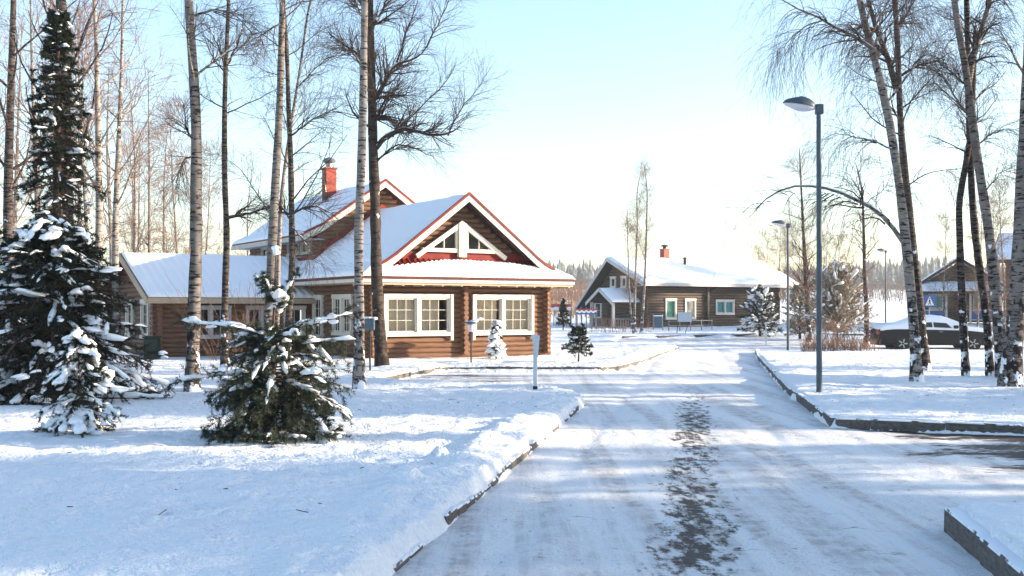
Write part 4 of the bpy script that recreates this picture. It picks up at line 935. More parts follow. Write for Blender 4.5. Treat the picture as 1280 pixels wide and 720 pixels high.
# slender trees by the grey house and beyond the hedge
bare_tree('birch_tree', 'middle of the three thin birches before the grey house', [(794, 427), (793, 390), (795, 330), (797, 280), (796, 240)], 60.0, .075, 'birch_bark', 31, 9.0, n_auto=26, auto_from=.25, limb_len=1.1, limb_up=.30, sub_n=6, twig_n=7, droop=.06, twig='twig_warm', group='thin birches before the grey house')
bare_tree('birch_tree', 'right-hand thin birch before the grey house, with the whitest trunk', [(801, 428), (803, 400), (806, 350), (808, 290), (809, 235)], 60.5, .08, 'birch_bark', 32, 9.4, n_auto=26, auto_from=.25, limb_len=1.1, limb_up=.30, sub_n=6, twig_n=7, droop=.06, twig='twig_warm', group='thin birches before the grey house')
bare_tree('birch_tree', 'left-hand thin birch before the grey house, shortest of the three', [(792, 424), (788, 385), (786, 340), (785, 290)], 61.0, .06, 'birch_bark', 33, 7.6, n_auto=20, auto_from=.2, limb_len=1.0, limb_up=.30, sub_n=6, twig_n=7, droop=.06, twig='twig_warm', group='thin birches before the grey house')
bare_tree('birch_tree', 'lone straight thin tree between the brown bush and the leaning birch', [(1083, 430), (1083, 390), (1080, 340), (1079, 300), (1077, 240)], 52.0, .13, 'birch_bark_dark', 34, 8.5, n_auto=26, auto_from=.25, limb_len=1.6, twig='twig_warm', cat='tree', rtop=.15)
bare_tree('birch_tree', 'bare tree rising behind the far lamp and the brown bush', [(1012, 430), (1010, 380), (1007, 330), (1005, 280), (1003, 230)], 54.0, .14, 'birch_bark_dark', 35, 9.5, n_auto=40, auto_from=.2, limb_len=2.0, twig='twig_warm', cat='tree', rtop=.15, sub_n=8)

# prototypes for the woods: copies stand behind the wing and beyond the frame
def wood_tree(name, seed, H, r0, bark, twig, n_auto, limb_len, auto_from=.3, sub_n=7, twig_n=7, twig_len=.8, rtop=.12, limb_up=.16, droop=-.06):
    rng = np.random.default_rng(seed)
    T = resample([(0, 0, -.2), (rng.uniform(-.1, .1), 0, H * .3), (rng.uniform(-.3, .3), rng.uniform(-.3, .3), H * .7), (rng.uniform(-.4, .4), rng.uniform(-.4, .4), H)], 22)
    R = r0 * np.linspace(1, rtop, 22); nb = NB(); nb.tubes(T[None], R[None], 9)
    A, AR = spawn(rng, T[None], R[None], n_auto, auto_from, .98, .75, limb_len, 7, rr=.38, up=limb_up, wob=.09, lenfall=.55, rmin=.012); nb.tubes(A, AR, 5)
    B, BR = spawn(rng, A, AR, sub_n, .15, 1, .7, limb_len * .42, 5, rr=.5, up=droop, wob=.12, lenfall=.35, rmin=.006)
    C, CR = spawn(rng, B, BR, twig_n, .1, 1, .7, twig_len, 4, rr=.6, up=droop, wob=.13, rmin=.0045)
    cr = NB(); cr.tubes(B, BR, 4); cr.tubes(C, CR, 3)
    return nb.mesh('trunk', MAT[bark]), cr.mesh('crown', MAT[twig])
WOOD = [wood_tree('w', 51, 14, .15, 'birch_bark', 'twig_warm', 20, 3.8, sub_n=5, twig_n=5), wood_tree('w', 52, 12.5, .12, 'birch_bark', 'twig_warm', 18, 3.6, sub_n=5, twig_n=5), wood_tree('w', 53, 15, .17, 'birch_bark_dark', 'twig_warm', 20, 3.8, sub_n=5, twig_n=5), wood_tree('w', 54, 8.5, .08, 'birch_bark', 'twig_warm', 26, 2.2, auto_from=.15)]
def wood_copy(name, label, k, x, y, rz, s, group, cat='birch tree'):
    r = empty(name, (x, y, gh(x, y)), rz); r.scale = (s, s, s); tag(r, label, cat, group)
    link('trunk', WOOD[k][0], r); c = link('crown', WOOD[k][1], r); c['kind'] = 'stuff'
    return r
GL = 'bare birches in the wood behind the wing'
for i, (px_, Y, k, s) in enumerate([(14, 30, 2, 1.0), (72, 27.5, 2, 1.05), (84, 26.5, 2, .95), (121, 33, 0, 1.0), (147, 36, 0, .95), (168, 47, 1, .9), (187, 52, 1, 1.0), (222, 56, 3, 1.3), (45, 42, 0, 1.05), (100, 45, 1, 1.0), (-20, 36, 0, 1.0), (-60, 33, 1, 1.1), (20, 55, 0, 1.1), (138, 58, 0, 1.0), (255, 66, 3, 1.2), (205, 68, 1, 1.0), (70, 64, 1, 1.1), (310, 72, 1, .85), (-10, 48, 1, 1.0), (165, 75, 0, .9), (108, 38, 3, 1.3), (175, 62, 3, 1.3), (235, 80, 3, 1.4), (280, 84, 1, .8)]):
    own = {14: 'dark bare birch nearest the left edge, left of the tall spruce', 72: 'dark trunk right behind the tall spruce, left of a twin pair', 84: 'dark trunk right behind the tall spruce, right of a twin pair', 121: 'pale sunlit birch standing just right of the tall spruce', 147: 'pale sunlit birch rising above the gable of the wing'}
    wood_copy('birch_tree', own.get(px_, 'bare sunlit birch in the wood behind the wing of the tan house'), k, ax(px_, Y), Y, i * 2.4, s, GL)
GR = 'bare trees behind the grey house'
for i, (px_, Y, k, s) in enumerate([(958, 84, 3, .75), (972, 86, 3, .85), (985, 82, 3, .8), (1000, 88, 3, .85), (1030, 80, 3, .7), (1050, 92, 3, .75), (1065, 84, 3, .6), (945, 90, 3, .65)]):
    wood_copy('bare_tree', 'small bare tree behind the right end of the grey house', k, ax(px_, Y), Y, i * 1.9, s, GR, 'tree')
GQ = 'bare trees by the house at the right edge'
for i, (px_, Y, k, s) in enumerate([(1180, 66, 3, .75), (1222, 60, 3, .8), (1255, 58, 3, .9), (1246, 52, 3, .75), (1300, 62, 1, .8), (1278, 80, 1, .9)]):
    wood_copy('bare_tree', 'thin bare tree near the houses at the right edge', k, ax(px_, Y), Y, i * 1.7, s, GQ, 'tree')

# ------------------------------------------------------------------ conifers
def blob_template():
    bm = bmesh.new(); bmesh.ops.create_icosphere(bm, subdivisions=2, radius=1.0); v = np.array([p.co[:] for p in bm.verts]); f = np.array([[q.index for q in t.verts] for t in bm.faces]); bm.free(); return v, f
BV, BF = blob_template()
def blobs(nb, rng, C, S, T=None):
    """pads of snow, each a few lumps run together; C (n,3) centres, S (n,3) radii, T (n,3) the way each pad lies"""
    if len(C) == 0: return
    if T is None: T = np.stack([np.cos(np.arange(len(C)) * 2.4), np.sin(np.arange(len(C)) * 2.4), np.zeros(len(C))], 1)
    T = unit(np.asarray(T, float)) * np.array([1, 1, .6])
    k = 3; n = len(C) * k
    f = rng.uniform(-.75, .75, (len(C), k, 1)); sz = rng.uniform(.40, .85, (len(C), k, 1)) * rng.uniform(.85, 1.15, (len(C), k, 3))
    C = (C[:, None] + unit(T)[:, None] * f * S[:, None, :1] + rng.normal(size=(len(C), k, 3)) * S[:, None, 1:2] * .28).reshape(-1, 3)
    S = (S[:, None] * sz).reshape(-1, 3); T = np.repeat(T, k, 0)
    ph = rng.uniform(0, 6.28, (n, 3, 1)); lump = sum(np.sin(BV[None, :, j] * (2.6 + j * .7) + ph[:, j]) for j in range(3))
    v = BV[None] * (1 + .13 * lump[..., None] + .05 * rng.normal(size=(n, len(BV), 1))) * S[:, None, :]
    t = unit(T); sd = unit(np.cross(np.array([0, 0, 1.0]), t)); up = np.cross(t, sd)
    v[..., 2] -= .25 * (v[..., 1] ** 2) / (S[:, 1:2] + 1e-6)
    v = v[..., 0:1] * t[:, None] + v[..., 1:2] * sd[:, None] + v[..., 2:3] * up[:, None] + C[:, None, :]
    f = (BF[None] + (np.arange(n) * len(BV))[:, None, None]).reshape(-1, 3); nb.push(v, [f])
def conifer(name, label, pos, H, reach, seed, needle='needle_spruce', nb_=90, z0=.12, pitch=(-.25, .5), droop=.05, twig_n=12, twig_len=.4, needle_n=34, nlen=.035, nwid=.006, snow=.5, snow_r=.05, trunk_r=.05, cat='conifer', power=1.0, extra=(), tip=.06, group=None, blob_n=60, blob_r=.07, tmax=1.0, snow_low=1.0):
    rng = np.random.default_rng(seed); x, y = pos; gz = gh(x, y)
    root = tag(empty(name, (x, y, gz)), label, cat, group)
    T = resample([(0, 0, -.1), (rng.uniform(-.02, .02) * H, 0, H * .5), (0, 0, H)], 14); R = trunk_r * np.linspace(1, .12, 14)
    tb = NB(); tb.tubes(T[None], R[None], 9)
    t = np.sort(rng.uniform(0, 1, nb_) ** power); t = t * tmax; z = z0 + (H - z0) * t; azm = np.arange(nb_) * 2.39996 + rng.uniform(-.4, .4, nb_)
    L = np.array([reach(v) for v in t]) * rng.uniform(.72, 1.12, nb_); pt = pitch[0] + (pitch[1] - pitch[0]) * t + rng.normal(size=nb_) * .1
    base = np.stack([np.zeros(nb_), np.zeros(nb_), z], 1); d = np.stack([np.cos(azm) * np.cos(pt), np.sin(azm) * np.cos(pt), np.sin(pt)], 1)
    if extra:
        for (ez, ea, ep, el) in extra:
            base = np.vstack([base, [0, 0, ez]]); d = np.vstack([d, [math.cos(ea) * math.cos(ep), math.sin(ea) * math.cos(ep), math.sin(ep)]]); L = np.append(L, el)
    pts = [base]; p = base; N = 7
    for k in range(N - 1):
        p = p + d * (L / (N - 1))[:, None]; pts.append(p); d = unit(d + np.array([0, 0, -1.0]) * np.where(np.arange(len(L)) < nb_, droop, droop * .4)[:, None] + rng.normal(size=d.shape) * .05)
    P = np.stack(pts, 1); P[..., 2] = np.maximum(P[..., 2], .05)
    BRr = np.clip(trunk_r * .22 * np.sqrt(np.clip(L, .05, None))[:, None] * np.linspace(1, .3, N), .003, None)
    tb.tubes(P, BRr, 5); link('trunk', tb.mesh('trunk', MAT['conifer_wood']), root)
    # twigs, mostly sideways, then needles on twigs and on branch ends
    C, CR = spawn(rng, P, BRr, twig_n, .12, .98, .85, twig_len * np.clip(L / max(L.max(), 1e-3), .35, 1), 4, rr=.5, up=-droop, wob=.10, lenfall=.55, rmin=.002, flat=.65)
    fo = NB(); fo.tubes(C, CR, 3, 1)
    def needles(Q, n, ln):
        M, K, _ = Q.shape; tt = rng.uniform(0, .999, (M, n)) * (K - 1); i = tt.astype(int); f = (tt - i)[..., None]; m = np.arange(M)[:, None]
        b = Q[m, i] * (1 - f) + Q[m, i + 1] * f; tn = unit(Q[m, i + 1] - Q[m, i]); rv = rng.normal(size=b.shape); pr = unit(rv - (rv * tn).sum(-1, keepdims=True) * tn)
        dn = unit(tn * .75 + pr); sd = unit(np.cross(dn, rng.normal(size=b.shape))); l = ln * rng.uniform(.7, 1.25, (M, n, 1)); w = nwid * .5
        tri = np.stack([b - sd * w, b + sd * w, b + dn * l], 2).reshape(-1, 3, 3); fo.tris(tri, 0)
    needles(C, needle_n, nlen); needles(P[:, 2:], needle_n * 2, nlen)
    tipT = T[None, -4:]; needles(tipT, 60, nlen * 1.3)
    f = link('foliage', fo.mesh('foliage', [MAT[needle], MAT['conifer_wood']], False), root); f['kind'] = 'stuff'
    if snow > 0:
        sn = NB(); pick = np.where((rng.random(len(P)) < snow * np.where(base[:, 2] > .38 * H, 1, snow_low)) | (np.arange(len(P)) >= nb_))[0]
        S = P[pick][:, 1:].copy(); S = np.stack([np.stack([np.interp(np.linspace(0, 5, 12), np.arange(6), S[j, :, c]) for c in range(3)], 1) for j in range(len(S))]) if len(S) else S.reshape(0, 12, 3)
        if len(S):
            lum = np.clip(.75 + .45 * rng.normal(size=S.shape[:2]), .15, 1.7); lum = .5 * lum + .25 * np.roll(lum, 1, 1) + .25 * np.roll(lum, -1, 1); lum[:, 0] = .15; lum[:, -1] = .08
            gap = rng.random(S.shape[:2]) < .14
            RR = snow_r * lum * np.clip(L[pick] / max(L.max(), 1e-3), .45, 1)[:, None]; RR[gap] *= .35
            sn.tubes(S, RR, 8, squash=.62, lift=RR * .42 + .004)
        if blob_n:
            pool = np.concatenate([P[:, 3:-1].reshape(-1, 3), C[::6, 1:-1].reshape(-1, 3)]); dirs = np.concatenate([(P[:, 4:] - P[:, 3:-1]).reshape(-1, 3), (C[::6, 2:] - C[::6, 1:-1]).reshape(-1, 3)])
            wt = np.where(pool[:, 2] > .36 * H, 1.0, snow_low); k = rng.choice(len(pool), blob_n, p=wt / wt.sum())
            s = blob_r * rng.uniform(.35, 1.15, (blob_n, 1)) * np.array([[1.9, .95, .42]]) * rng.uniform(.75, 1.25, (blob_n, 3))
            blobs(sn, rng, pool[k] + np.array([0, 0, .012]), s, dirs[k])
        blobs(sn, rng, np.array([[0, 0, H + .01]]), np.array([[tip, tip, tip * .9]]))
        s = link('snow_cover', sn.mesh('snow_cover', MAT['snow_soft']), root); s['kind'] = 'stuff'
    return root
# the tall spruce group at the left edge
tall_spruce = conifer('spruce_tree', 'tall dark spruce standing behind the broad one at the left edge', (ax(73, 19.8), 19.8), 6.7, lambda t: (1.30 * (1 - t) ** .75) * (.78 + .22 * math.sin(t * 43) * math.sin(t * 19 + 1)) + .12, 61, nb_=230, twig_n=18, twig_len=.5, needle_n=30, nlen=.055, nwid=.012, snow=.22, snow_r=.045, trunk_r=.14, pitch=(-.40, .05), droop=.07, z0=.5, blob_n=150, blob_r=.07, cat='spruce')
conifer('spruce_tree', 'broad snow-laden spruce spreading its skirt over the left lawn', (ax(66, 18.4), 18.4), 2.9, lambda t: 1.85 * (1 - t) ** .55 + .10, 62, nb_=260, twig_n=22, twig_len=.55, needle_n=36, nlen=.055, nwid=.011, snow=.34, snow_r=.075, trunk_r=.12, pitch=(-.12, .30), droop=.11, z0=.12, blob_n=230, blob_r=.115, cat='spruce', power=.9)
conifer('spruce_tree', 'squat dark spruce cut by the left edge of the picture', (ax(-30, 18.9), 18.9), 3.0, lambda t: 1.6 * (1 - t) ** .6 + .10, 63, nb_=180, twig_n=18, twig_len=.55, needle_n=30, nlen=.055, nwid=.012, snow=.34, snow_r=.075, trunk_r=.1, pitch=(-.12, .30), droop=.11, blob_n=130, blob_r=.115, cat='spruce')
conifer('spruce_sapling', 'small bowed spruce standing alone in front of the broad spruce', (ax(97, 13.4), 13.4), 1.22, lambda t: .54 * (1 - t) ** .55 + .05, 64, nb_=64, twig_n=14, twig_len=.26, needle_n=46, nlen=.034, nwid=.006, snow=.60, snow_r=.06, trunk_r=.025, pitch=(-.05, .35), droop=.20, z0=.14, blob_n=60, blob_r=.085, cat='spruce', tip=.04)
conifer('pine_tree', 'young snow-laden pine with long bare-armed branches in the left foreground', (ax(345, 12.95), 12.95), 2.12, lambda t: 1.0 * (1 - t) ** .40 if t < .44 else .55, 65, needle='needle_pine', nb_=105, twig_n=16, twig_len=.36, needle_n=64, nlen=.050, nwid=.006, snow=.45, snow_r=.055, trunk_r=.04, pitch=(-.30, .75), droop=.13, z0=.20, blob_n=70, blob_r=.08, cat='pine', tip=.05, power=1.2, tmax=.52, snow_low=.4,
        extra=[(1.10, math.radians(174), .34, 1.16), (1.17, math.radians(6), .36, .92), (1.0, math.radians(-8), .22, .95), (.72, math.radians(-14), .12, .92), (.76, math.radians(192), -.10, 1.2), (1.08, math.radians(-60), .30, .72), (1.08, math.radians(-120), .35, .68), (1.50, math.radians(172), .95, .46), (1.50, math.radians(8), 1.0, .46), (1.45, math.radians(-70), .8, .36), (1.5, math.radians(250), 1.0, .36), (1.54, math.radians(215), 1.2, .36), (1.5, math.radians(120), .9, .4), (1.36, math.radians(60), .7, .36)])
conifer('pine_tree', 'little round pine on the snow right of the tan house', (ax(723, 32.0), 32.0), .92, lambda t: .42 * (1 - .6 * t) + .03, 66, needle='needle_pine', nb_=44, twig_n=9, twig_len=.22, needle_n=30, nlen=.07, nwid=.016, snow=.45, snow_r=.05, trunk_r=.03, pitch=(.05, .8), droop=.04, z0=.25, blob_n=34, blob_r=.06, cat='pine')
conifer('weeping_conifer', 'small weeping conifer buried in snow before the right window', (ax(620, 33.9), 33.9), 1.15, lambda t: .34 * (1 - .6 * t), 67, nb_=52, twig_n=8, twig_len=.2, needle_n=22, nlen=.05, nwid=.014, snow=.9, snow_r=.10, trunk_r=.02, pitch=(.15, .4), droop=.34, z0=.18, blob_n=30, blob_r=.11, cat='conifer', tip=.07)
conifer('spruce_tree', 'small narrow dark spruce left of the grey house porch', (ax(704, 66), 66), 1.75, lambda t: .50 * (1 - t) + .05, 68, nb_=60, twig_n=8, twig_len=.25, needle_n=18, nlen=.08, nwid=.03, snow=.12, snow_r=.05, trunk_r=.04, pitch=(.3, .6), droop=.03, blob_n=10, blob_r=.08, cat='spruce')
conifer('pine_tree', 'bushy snow-dusted pine at the right corner of the grey house', (ax(950, 61), 61), 1.9, lambda t: 1.2 - .25 * t, 69, needle='needle_pine', nb_=130, twig_n=10, twig_len=.45, needle_n=22, nlen=.11, nwid=.032, snow=.5, snow_r=.10, trunk_r=.08, pitch=(.05, 1.4), droop=.04, z0=.4, blob_n=300, blob_r=.14, cat='pine')
conifer('larch_tree', 'rounded frosted brown-green bush tree between the two lamp posts', (ax(1047, 50), 50), 2.3, lambda t: 1.75, 70, needle='needle_frost', nb_=170, twig_n=11, twig_len=.55, needle_n=18, nlen=.09, nwid=.026, snow=.22, snow_r=.05, trunk_r=.06, pitch=(.35, 1.45), droop=.03, z0=.6, blob_n=160, blob_r=.10, cat='tree')
conifer('larch_tree', 'smaller frosted bush tree just behind the far lamp post', (ax(1000, 58), 58), 2.6, lambda t: 1.0 * math.sqrt(max(.02, 1 - (2 * t - .85) ** 2 / 1.5)), 71, needle='needle_frost', nb_=90, twig_n=10, twig_len=.5, needle_n=18, nlen=.09, nwid=.028, snow=.2, snow_r=.05, trunk_r=.08, pitch=(.1, .9), droop=.02, z0=.3, blob_n=30, blob_r=.09, cat='tree')

# the wood just outside the picture on the right, whose shadows lie across the foreground
GS = 'spruces of the wood outside the right edge'
shade_spruce = conifer('spruce_tree', 'tall spruce of the wood outside the right edge', (27, -9), 9.0, lambda t: 1.35 * (1 - t) ** .6 + .12, 161, nb_=170, twig_n=12, twig_len=.6, needle_n=12, nlen=.12, nwid=.035, snow=.2, snow_r=.06, trunk_r=.15, pitch=(-.35, .1), droop=.05, z0=.4, blob_n=60, blob_r=.1, cat='spruce', group=GS)
rs = np.random.default_rng(404)
for i, (x, y, sc) in enumerate([(29, -6, 1.6), (27, -3.4, 1.5), (30, -1, 1.7), (27, 1.8, 1.5), (29, 4.4, 1.6), (27, 6.9, 1.45), (31, 9.0, 1.6), (28, 11.2, 1.3), (30, 14.1, .9), (29, 18.3, 1.5), (32, 20.2, 1.6), (30, 24.3, 1.45),
                               (40, -7, 1.8), (42, -3, 1.7), (39, .6, 1.8), (43, 5.4, 1.8), (40, 9.6, 1.7), (44, 13.6, 1.15), (41, 18.6, 1.7), (45, 24.9, 1.6), (44, 29.5, 1.2), (60, 66.5, 1.7), (58, 71.5, 1.6), (62, 75, 1.8), (52, 47.8, 1.3), (50, 57.5, 1.5)]):
    c = copy_tree(shade_spruce); c.location = (x, y, gh(x, y)); c.rotation_euler = (0, 0, i * 1.3); c.scale = (sc * 1.12, sc * 1.12, sc * rs.uniform(.9, 1.1)); tag(c, 'tall spruce of the wood outside the right edge', 'spruce', GS)
for i, (x, y, k) in enumerate([(25, 16.4, 1), (26, 22.0, 0), (25, 27.5, 1), (30, 31.5, 3), (48, 40.0, 1), (24, 6.0, 2), (34, 45.5, 0), (38, 55, 1), (44, 62, 0), (24, 9.6, 0)]):
    wood_copy('birch_tree', 'bare birch of the wood outside the right edge', k, x, y, i * 2.1, 1.0, 'birches of the wood outside the right edge')

# low twiggy hedge beside the cross road
def hedge(label, x0, x1, y, h, seed, n):
    rng = np.random.default_rng(seed); root = tag(empty('hedge', (x0, y, gh(x0, y))), label, 'hedge')
    b = np.stack([rng.uniform(0, x1 - x0, n), rng.uniform(-.5, .5, n), np.full(n, -.05)], 1); d = unit(np.stack([rng.normal(size=n) * .35, rng.normal(size=n) * .35, np.ones(n)], 1)); L = h * rng.uniform(.5, 1.1, n); pts = [b]; p = b
    for k in range(4): p = p + d * (L / 4)[:, None]; pts.append(p); d = unit(d + rng.normal(size=d.shape) * .12)
    P = np.stack(pts, 1); R = np.linspace(.009, .004, 5)[None].repeat(n, 0); nb = NB(); nb.tubes(P, R, 3); C, CR = spawn(rng, P, R, 5, .3, 1, .5, h * .4, 3, rmin=.004); nb.tubes(C, CR, 3)
    o = link('stems', nb.mesh('stems', MAT['twig_warm']), root); o['kind'] = 'stuff'; return root
hedge('low bare twiggy hedge on the snow between lamp post and parked car', ax(1003, 43.5), ax(1092, 43.5), 43.5, .62, 81, 260)
hedge('taller reddish bare shrubs behind the low hedge', ax(1015, 47.5), ax(1075, 47.5), 47.5, 1.3, 82, 90)
hedge('sparse bare shrub stems in front of the grey house porch', ax(738, 62.5), ax(815, 62.5), 62.5, .9, 83, 60)
hedge('bare stems at the foot of the house on the right edge', ax(1225, 55), ax(1300, 55), 55, 1.1, 84, 120)
hedge('shrub of bare stems growing before the wing of the tan house', ax(262, 32), ax(322, 32), 32, 2.3, 85, 26)

# ------------------------------------------------------------------ lamps, posts, signs
def street_lamp(label, px_, py_, Y, H, group=None):
    x = ax(px_, Y); root = tag(empty('street_lamp', (x, Y, gh(x, Y))), label, 'street lamp', group)
    o = MB(); o.tube([(0, 0, -.2), (0, 0, H * .5), (-.01, 0, H)], [.055, .05, .042], 12); o.build('post', MAT['lamp_grey'], root, smooth=True)
    o = MB(); o.box(-.07, .07, -.06, .06, H - .05, H + .13); b = o.build('bracket', MAT['lamp_grey'], root, bevel=.015)
    # shell: half dome, egg-shaped in plan, tilted up towards its tip
    def half(sign, hz, name, m):
        vs = []; nu, nv = 20, 8
        for j in range(nv + 1):
            f = j / nv * math.pi / 2
            for i in range(nu):
                a = 2 * math.pi * i / nu; cx = math.cos(a); w = .14 * (1 - .25 * cx * -1 * 0) * (1.0 if cx > 0 else 1.0)
                vs.append((-.36 + .295 * cx * math.cos(f), w * math.sin(a) * math.cos(f), sign * hz * math.sin(f) * (1 - .25 * (cx < 0) * abs(cx))))
        fs = [(j * nu + i, j * nu + (i + 1) % nu, (j + 1) * nu + (i + 1) % nu, (j + 1) * nu + i) for j in range(nv) for i in range(nu)]
        mb = MB(); mb.add(vs, fs); s = mb.build(name, m, root, smooth=True); s.location = (0, 0, H + .06); s.rotation_euler = (0, math.radians(9), 0); return s
    half(1, .165, 'shade', MAT['lamp_grey']); half(-1, .11, 'lens', MAT['diffuser'])
    o = MB(); o.lathe([(.26, -.010), (.304, -.010), (.304, .010), (.26, .010)], 24); r = o.build('rim', MAT['lamp_grey'], root); r.scale = (1, .47, 1); r.location = (-.355, 0, H + .116); r.rotation_euler = (0, math.radians(9), 0)
    sn = NB(); rng = np.random.default_rng(5); blobs(sn, rng, np.array([[-.33, 0, H + .255]]), np.array([[.12, .06, .018]])); 
    link('snow_cover', sn.mesh('snow_cover', MAT['snow_soft']), root)
    return root
street_lamp('tall blue-grey street lamp nearest the viewer on the right lawn', 1024, 490, 20.2, 5.06)
street_lamp('middle street lamp in front of the grey house end', 985, 439, 44.5, 5.0)
street_lamp('farthest street lamp, small before the distant forest', 1107, 412, 82, 5.2)

def lantern(label, px_, Y, H, m, blue=False):
    x = ax(px_, Y); root = tag(empty('garden_lantern', (x, Y, gh(x, Y))), label, 'lantern')
    o = MB(); o.tube([(0, 0, -.1), (0, 0, H - .28)], .022, 8); o.build('post', MAT[m], root, smooth=True)
    if blue:
        o = MB(); o.box(-.11, .11, -.10, .10, H - .28, H); o.build('box', MAT['blue_grey'], root, bevel=.015)
        o = NB(); blobs(o, np.random.default_rng(3), np.array([[0, 0, H + .02]]), np.array([[.14, .13, .05]])); link('snow_cover', o.mesh('snow_cover', MAT['snow_soft']), root)
    else:
        o = MB(); o.lathe([(.05, H - .30), (.08, H - .28), (.10, H - .10), (.085, H - .08)], 14); o.build('lens', MAT['diffuser'], root, smooth=True)
        o = MB(); o.lathe([(.10, H - .082), (.22, H - .06), (.21, H - .03), (.10, H)], 16); o.build('shade', MAT['lamp_grey'], root, smooth=True)
        o = NB(); blobs(o, np.random.default_rng(4), np.array([[0, 0, H + .015]]), np.array([[.20, .19, .055]])); link('snow_cover', o.mesh('snow_cover', MAT['snow_soft']), root)
lantern('mushroom-shaped garden lantern with a snow cap between the two front windows', 589, 31.0, 1.15, 'lamp_dark')
lantern('blue-grey box lantern on a dark post by the tan house corner', 462.5, 26.8, 1.25, 'lamp_dark', True)

x, Y = ax(669, 20.8), 20.8
R_ = tag(empty('marker_post', (x, Y, gh(x, Y))), 'white marker post with small plate at the parking bay edge', 'post')
o = MB(); o.box(-.038, .038, -.03, .03, .06, 1.02); o.build('post', MAT['post_white'], R_, bevel=.006)
o = MB(); o.box(-.042, .042, -.034, .034, -.1, .058); o.build('foot', MAT['black_rubber'], R_)
o = MB(); o.prism([(.02, -.045, .62), (.05, -.045, .60), (.085, -.045, 1.0), (-.075, -.045, 1.03), (-.07, -.045, .98)], (0, .012, 0)); o.build('plate', MAT['post_white'], R_)

# pedestrian-crossing sign by the car
x, Y = ax(1161.5, 56), 56.0; g = gh(x, Y)
R_ = tag(empty('road_sign', (x, Y, g)), 'blue square pedestrian crossing sign above the parked car', 'sign')
o = MB(); o.tube([(0, 0, -.2), (0, 0, 2.15)], .03, 8); o.build('post', MAT['steel'], R_, smooth=True)
zc = az(376, Y) - g
o = MB(); o.box(-.28, .28, -.055, -.035, zc - .31, zc + .31); o.build('panel', MAT['blue_paint'], R_)
o = MB(); o.prism([(-.22, -.0575, zc - .23), (.22, -.0575, zc - .23), (0, -.0575, zc + .23)], (0, -.003, 0)); o.build('symbol', MAT['sign_white'], R_)
o = MB(); yy = -.0625
for a, b, w in (((0, zc + .05), (.0, zc - .06), .06), ((0, zc - .06), (-.07, zc - .2), .04), ((0, zc - .06), (.07, zc - .2), .04), ((0, zc + .03), (.08, zc - .04), .03), ((0, zc + .03), (-.08, zc - .03), .03)): o.bar((a[0], yy, a[1]), (b[0], yy, b[1]), .003, w, up=(0, 1, 0)) if False else o.prism([(a[0] - w / 2, yy, a[1]), (a[0] + w / 2, yy, a[1]), (b[0] + w / 2, yy, b[1]), (b[0] - w / 2, yy, b[1])], (0, -.002, 0))
o.lathe([(.001, yy - .002), (.035, yy - .002), (.035, yy), (.001, yy)], 10, c=(0, 0, zc + .10), axis='y'); o.build('figure', MAT['lamp_dark'], R_)
# thin road marker by the plaza with a dark drain in the snow
x, Y = ax(957.5, 50), 50.0; R_ = tag(empty('thin_pole', (x, Y, gh(x, Y))), 'thin pale pole by the road before the grey house end', 'pole')
o = MB(); o.tube([(0, 0, -.1), (0, 0, .95)], .025, 6); o.build('post', MAT['post_white'], R_); o = MB(); o.box(-.05, .05, -.02, .02, .95, 1.1); o.build('plate', MAT['post_white'], R_)
x = ax(966, 49.2); o = MB(); o.lathe([(.45, 0), (.45, .03), (.40, .045), (.05, .045), (.03, .06)], 18); d_ = o.build('drain_cover', MAT['lamp_dark'], smooth=True, loc=(x, 49.2, gh(x, 49.2) - .005)); tag(d_, 'dark round drain cover in the snow beside the thin pole', 'drain cover')

# things in front of the grey house
x, Y = ax(822.5, 66.5), 66.5; g = gh(x, Y); R_ = tag(empty('litter_bin', (x, Y, g)), 'blue litter bin in front of the grey log house wall', 'bin')
o = MB(); o.box(-.24, .24, -.2, .2, .12, .80); o.build('body', MAT['blue_grey'], R_, bevel=.03); o = MB(); o.box(-.26, .26, -.22, .22, .802, .86); o.build('lid', MAT['snow_soft'], R_, bevel=.02)
for sx in (-1, 1): o = MB(); o.box(sx * .28 - .025, sx * .28 + .025, -.03, .03, -.1, .95); o.build('post', MAT['steel'], R_)
x, Y = ax(856, 61.5), 61.5; g = gh(x, Y); R_ = tag(empty('notice_board', (x, Y, g)), 'small white notice board on legs before the grey house', 'sign board')
o = MB(); o.box(-.38, .38, -.02, .02, .62, 1.15); o.build('panel', MAT['post_white'], R_, bevel=.01)
for p_ in (((-.30, 0), (-.45, -.1)), ((.30, 0), (.0, -.1))): o = MB(); o.tube([(p_[0][0], .03, .9), (p_[1][0], .05, -.1)], .02, 6); o.build('leg', MAT['lamp_dark'], R_)
def rail_fence(label, x0, x1, Y0, Y1, h, n, m, rails=(.4, .8)):
    g0, g1 = gh(x0, Y0), gh(x1, Y1); R_ = tag(empty('rail_fence', (x0, Y0, g0)), label, 'fence')
    for i in range(n):
        t = i / (n - 1); o = MB(); o.tube([(0, 0, -.15), (0, 0, h)], .03, 6); p_ = o.build('post', MAT[m], R_); p_.location = ((x1 - x0) * t, (Y1 - Y0) * t, (g1 - g0) * t)
    for r in rails: o = MB(); o.tube([(0, -.035, r), (x1 - x0, Y1 - Y0 - .035, r + g1 - g0)], .022, 6); o.build('rail', MAT[m], R_)
    return R_
rail_fence('low steel rail fence along the wall of the grey house', ax(836, 65), ax(890, 66.5), 65, 66.5, .62, 5, 'fence_grey', (.3, .58))
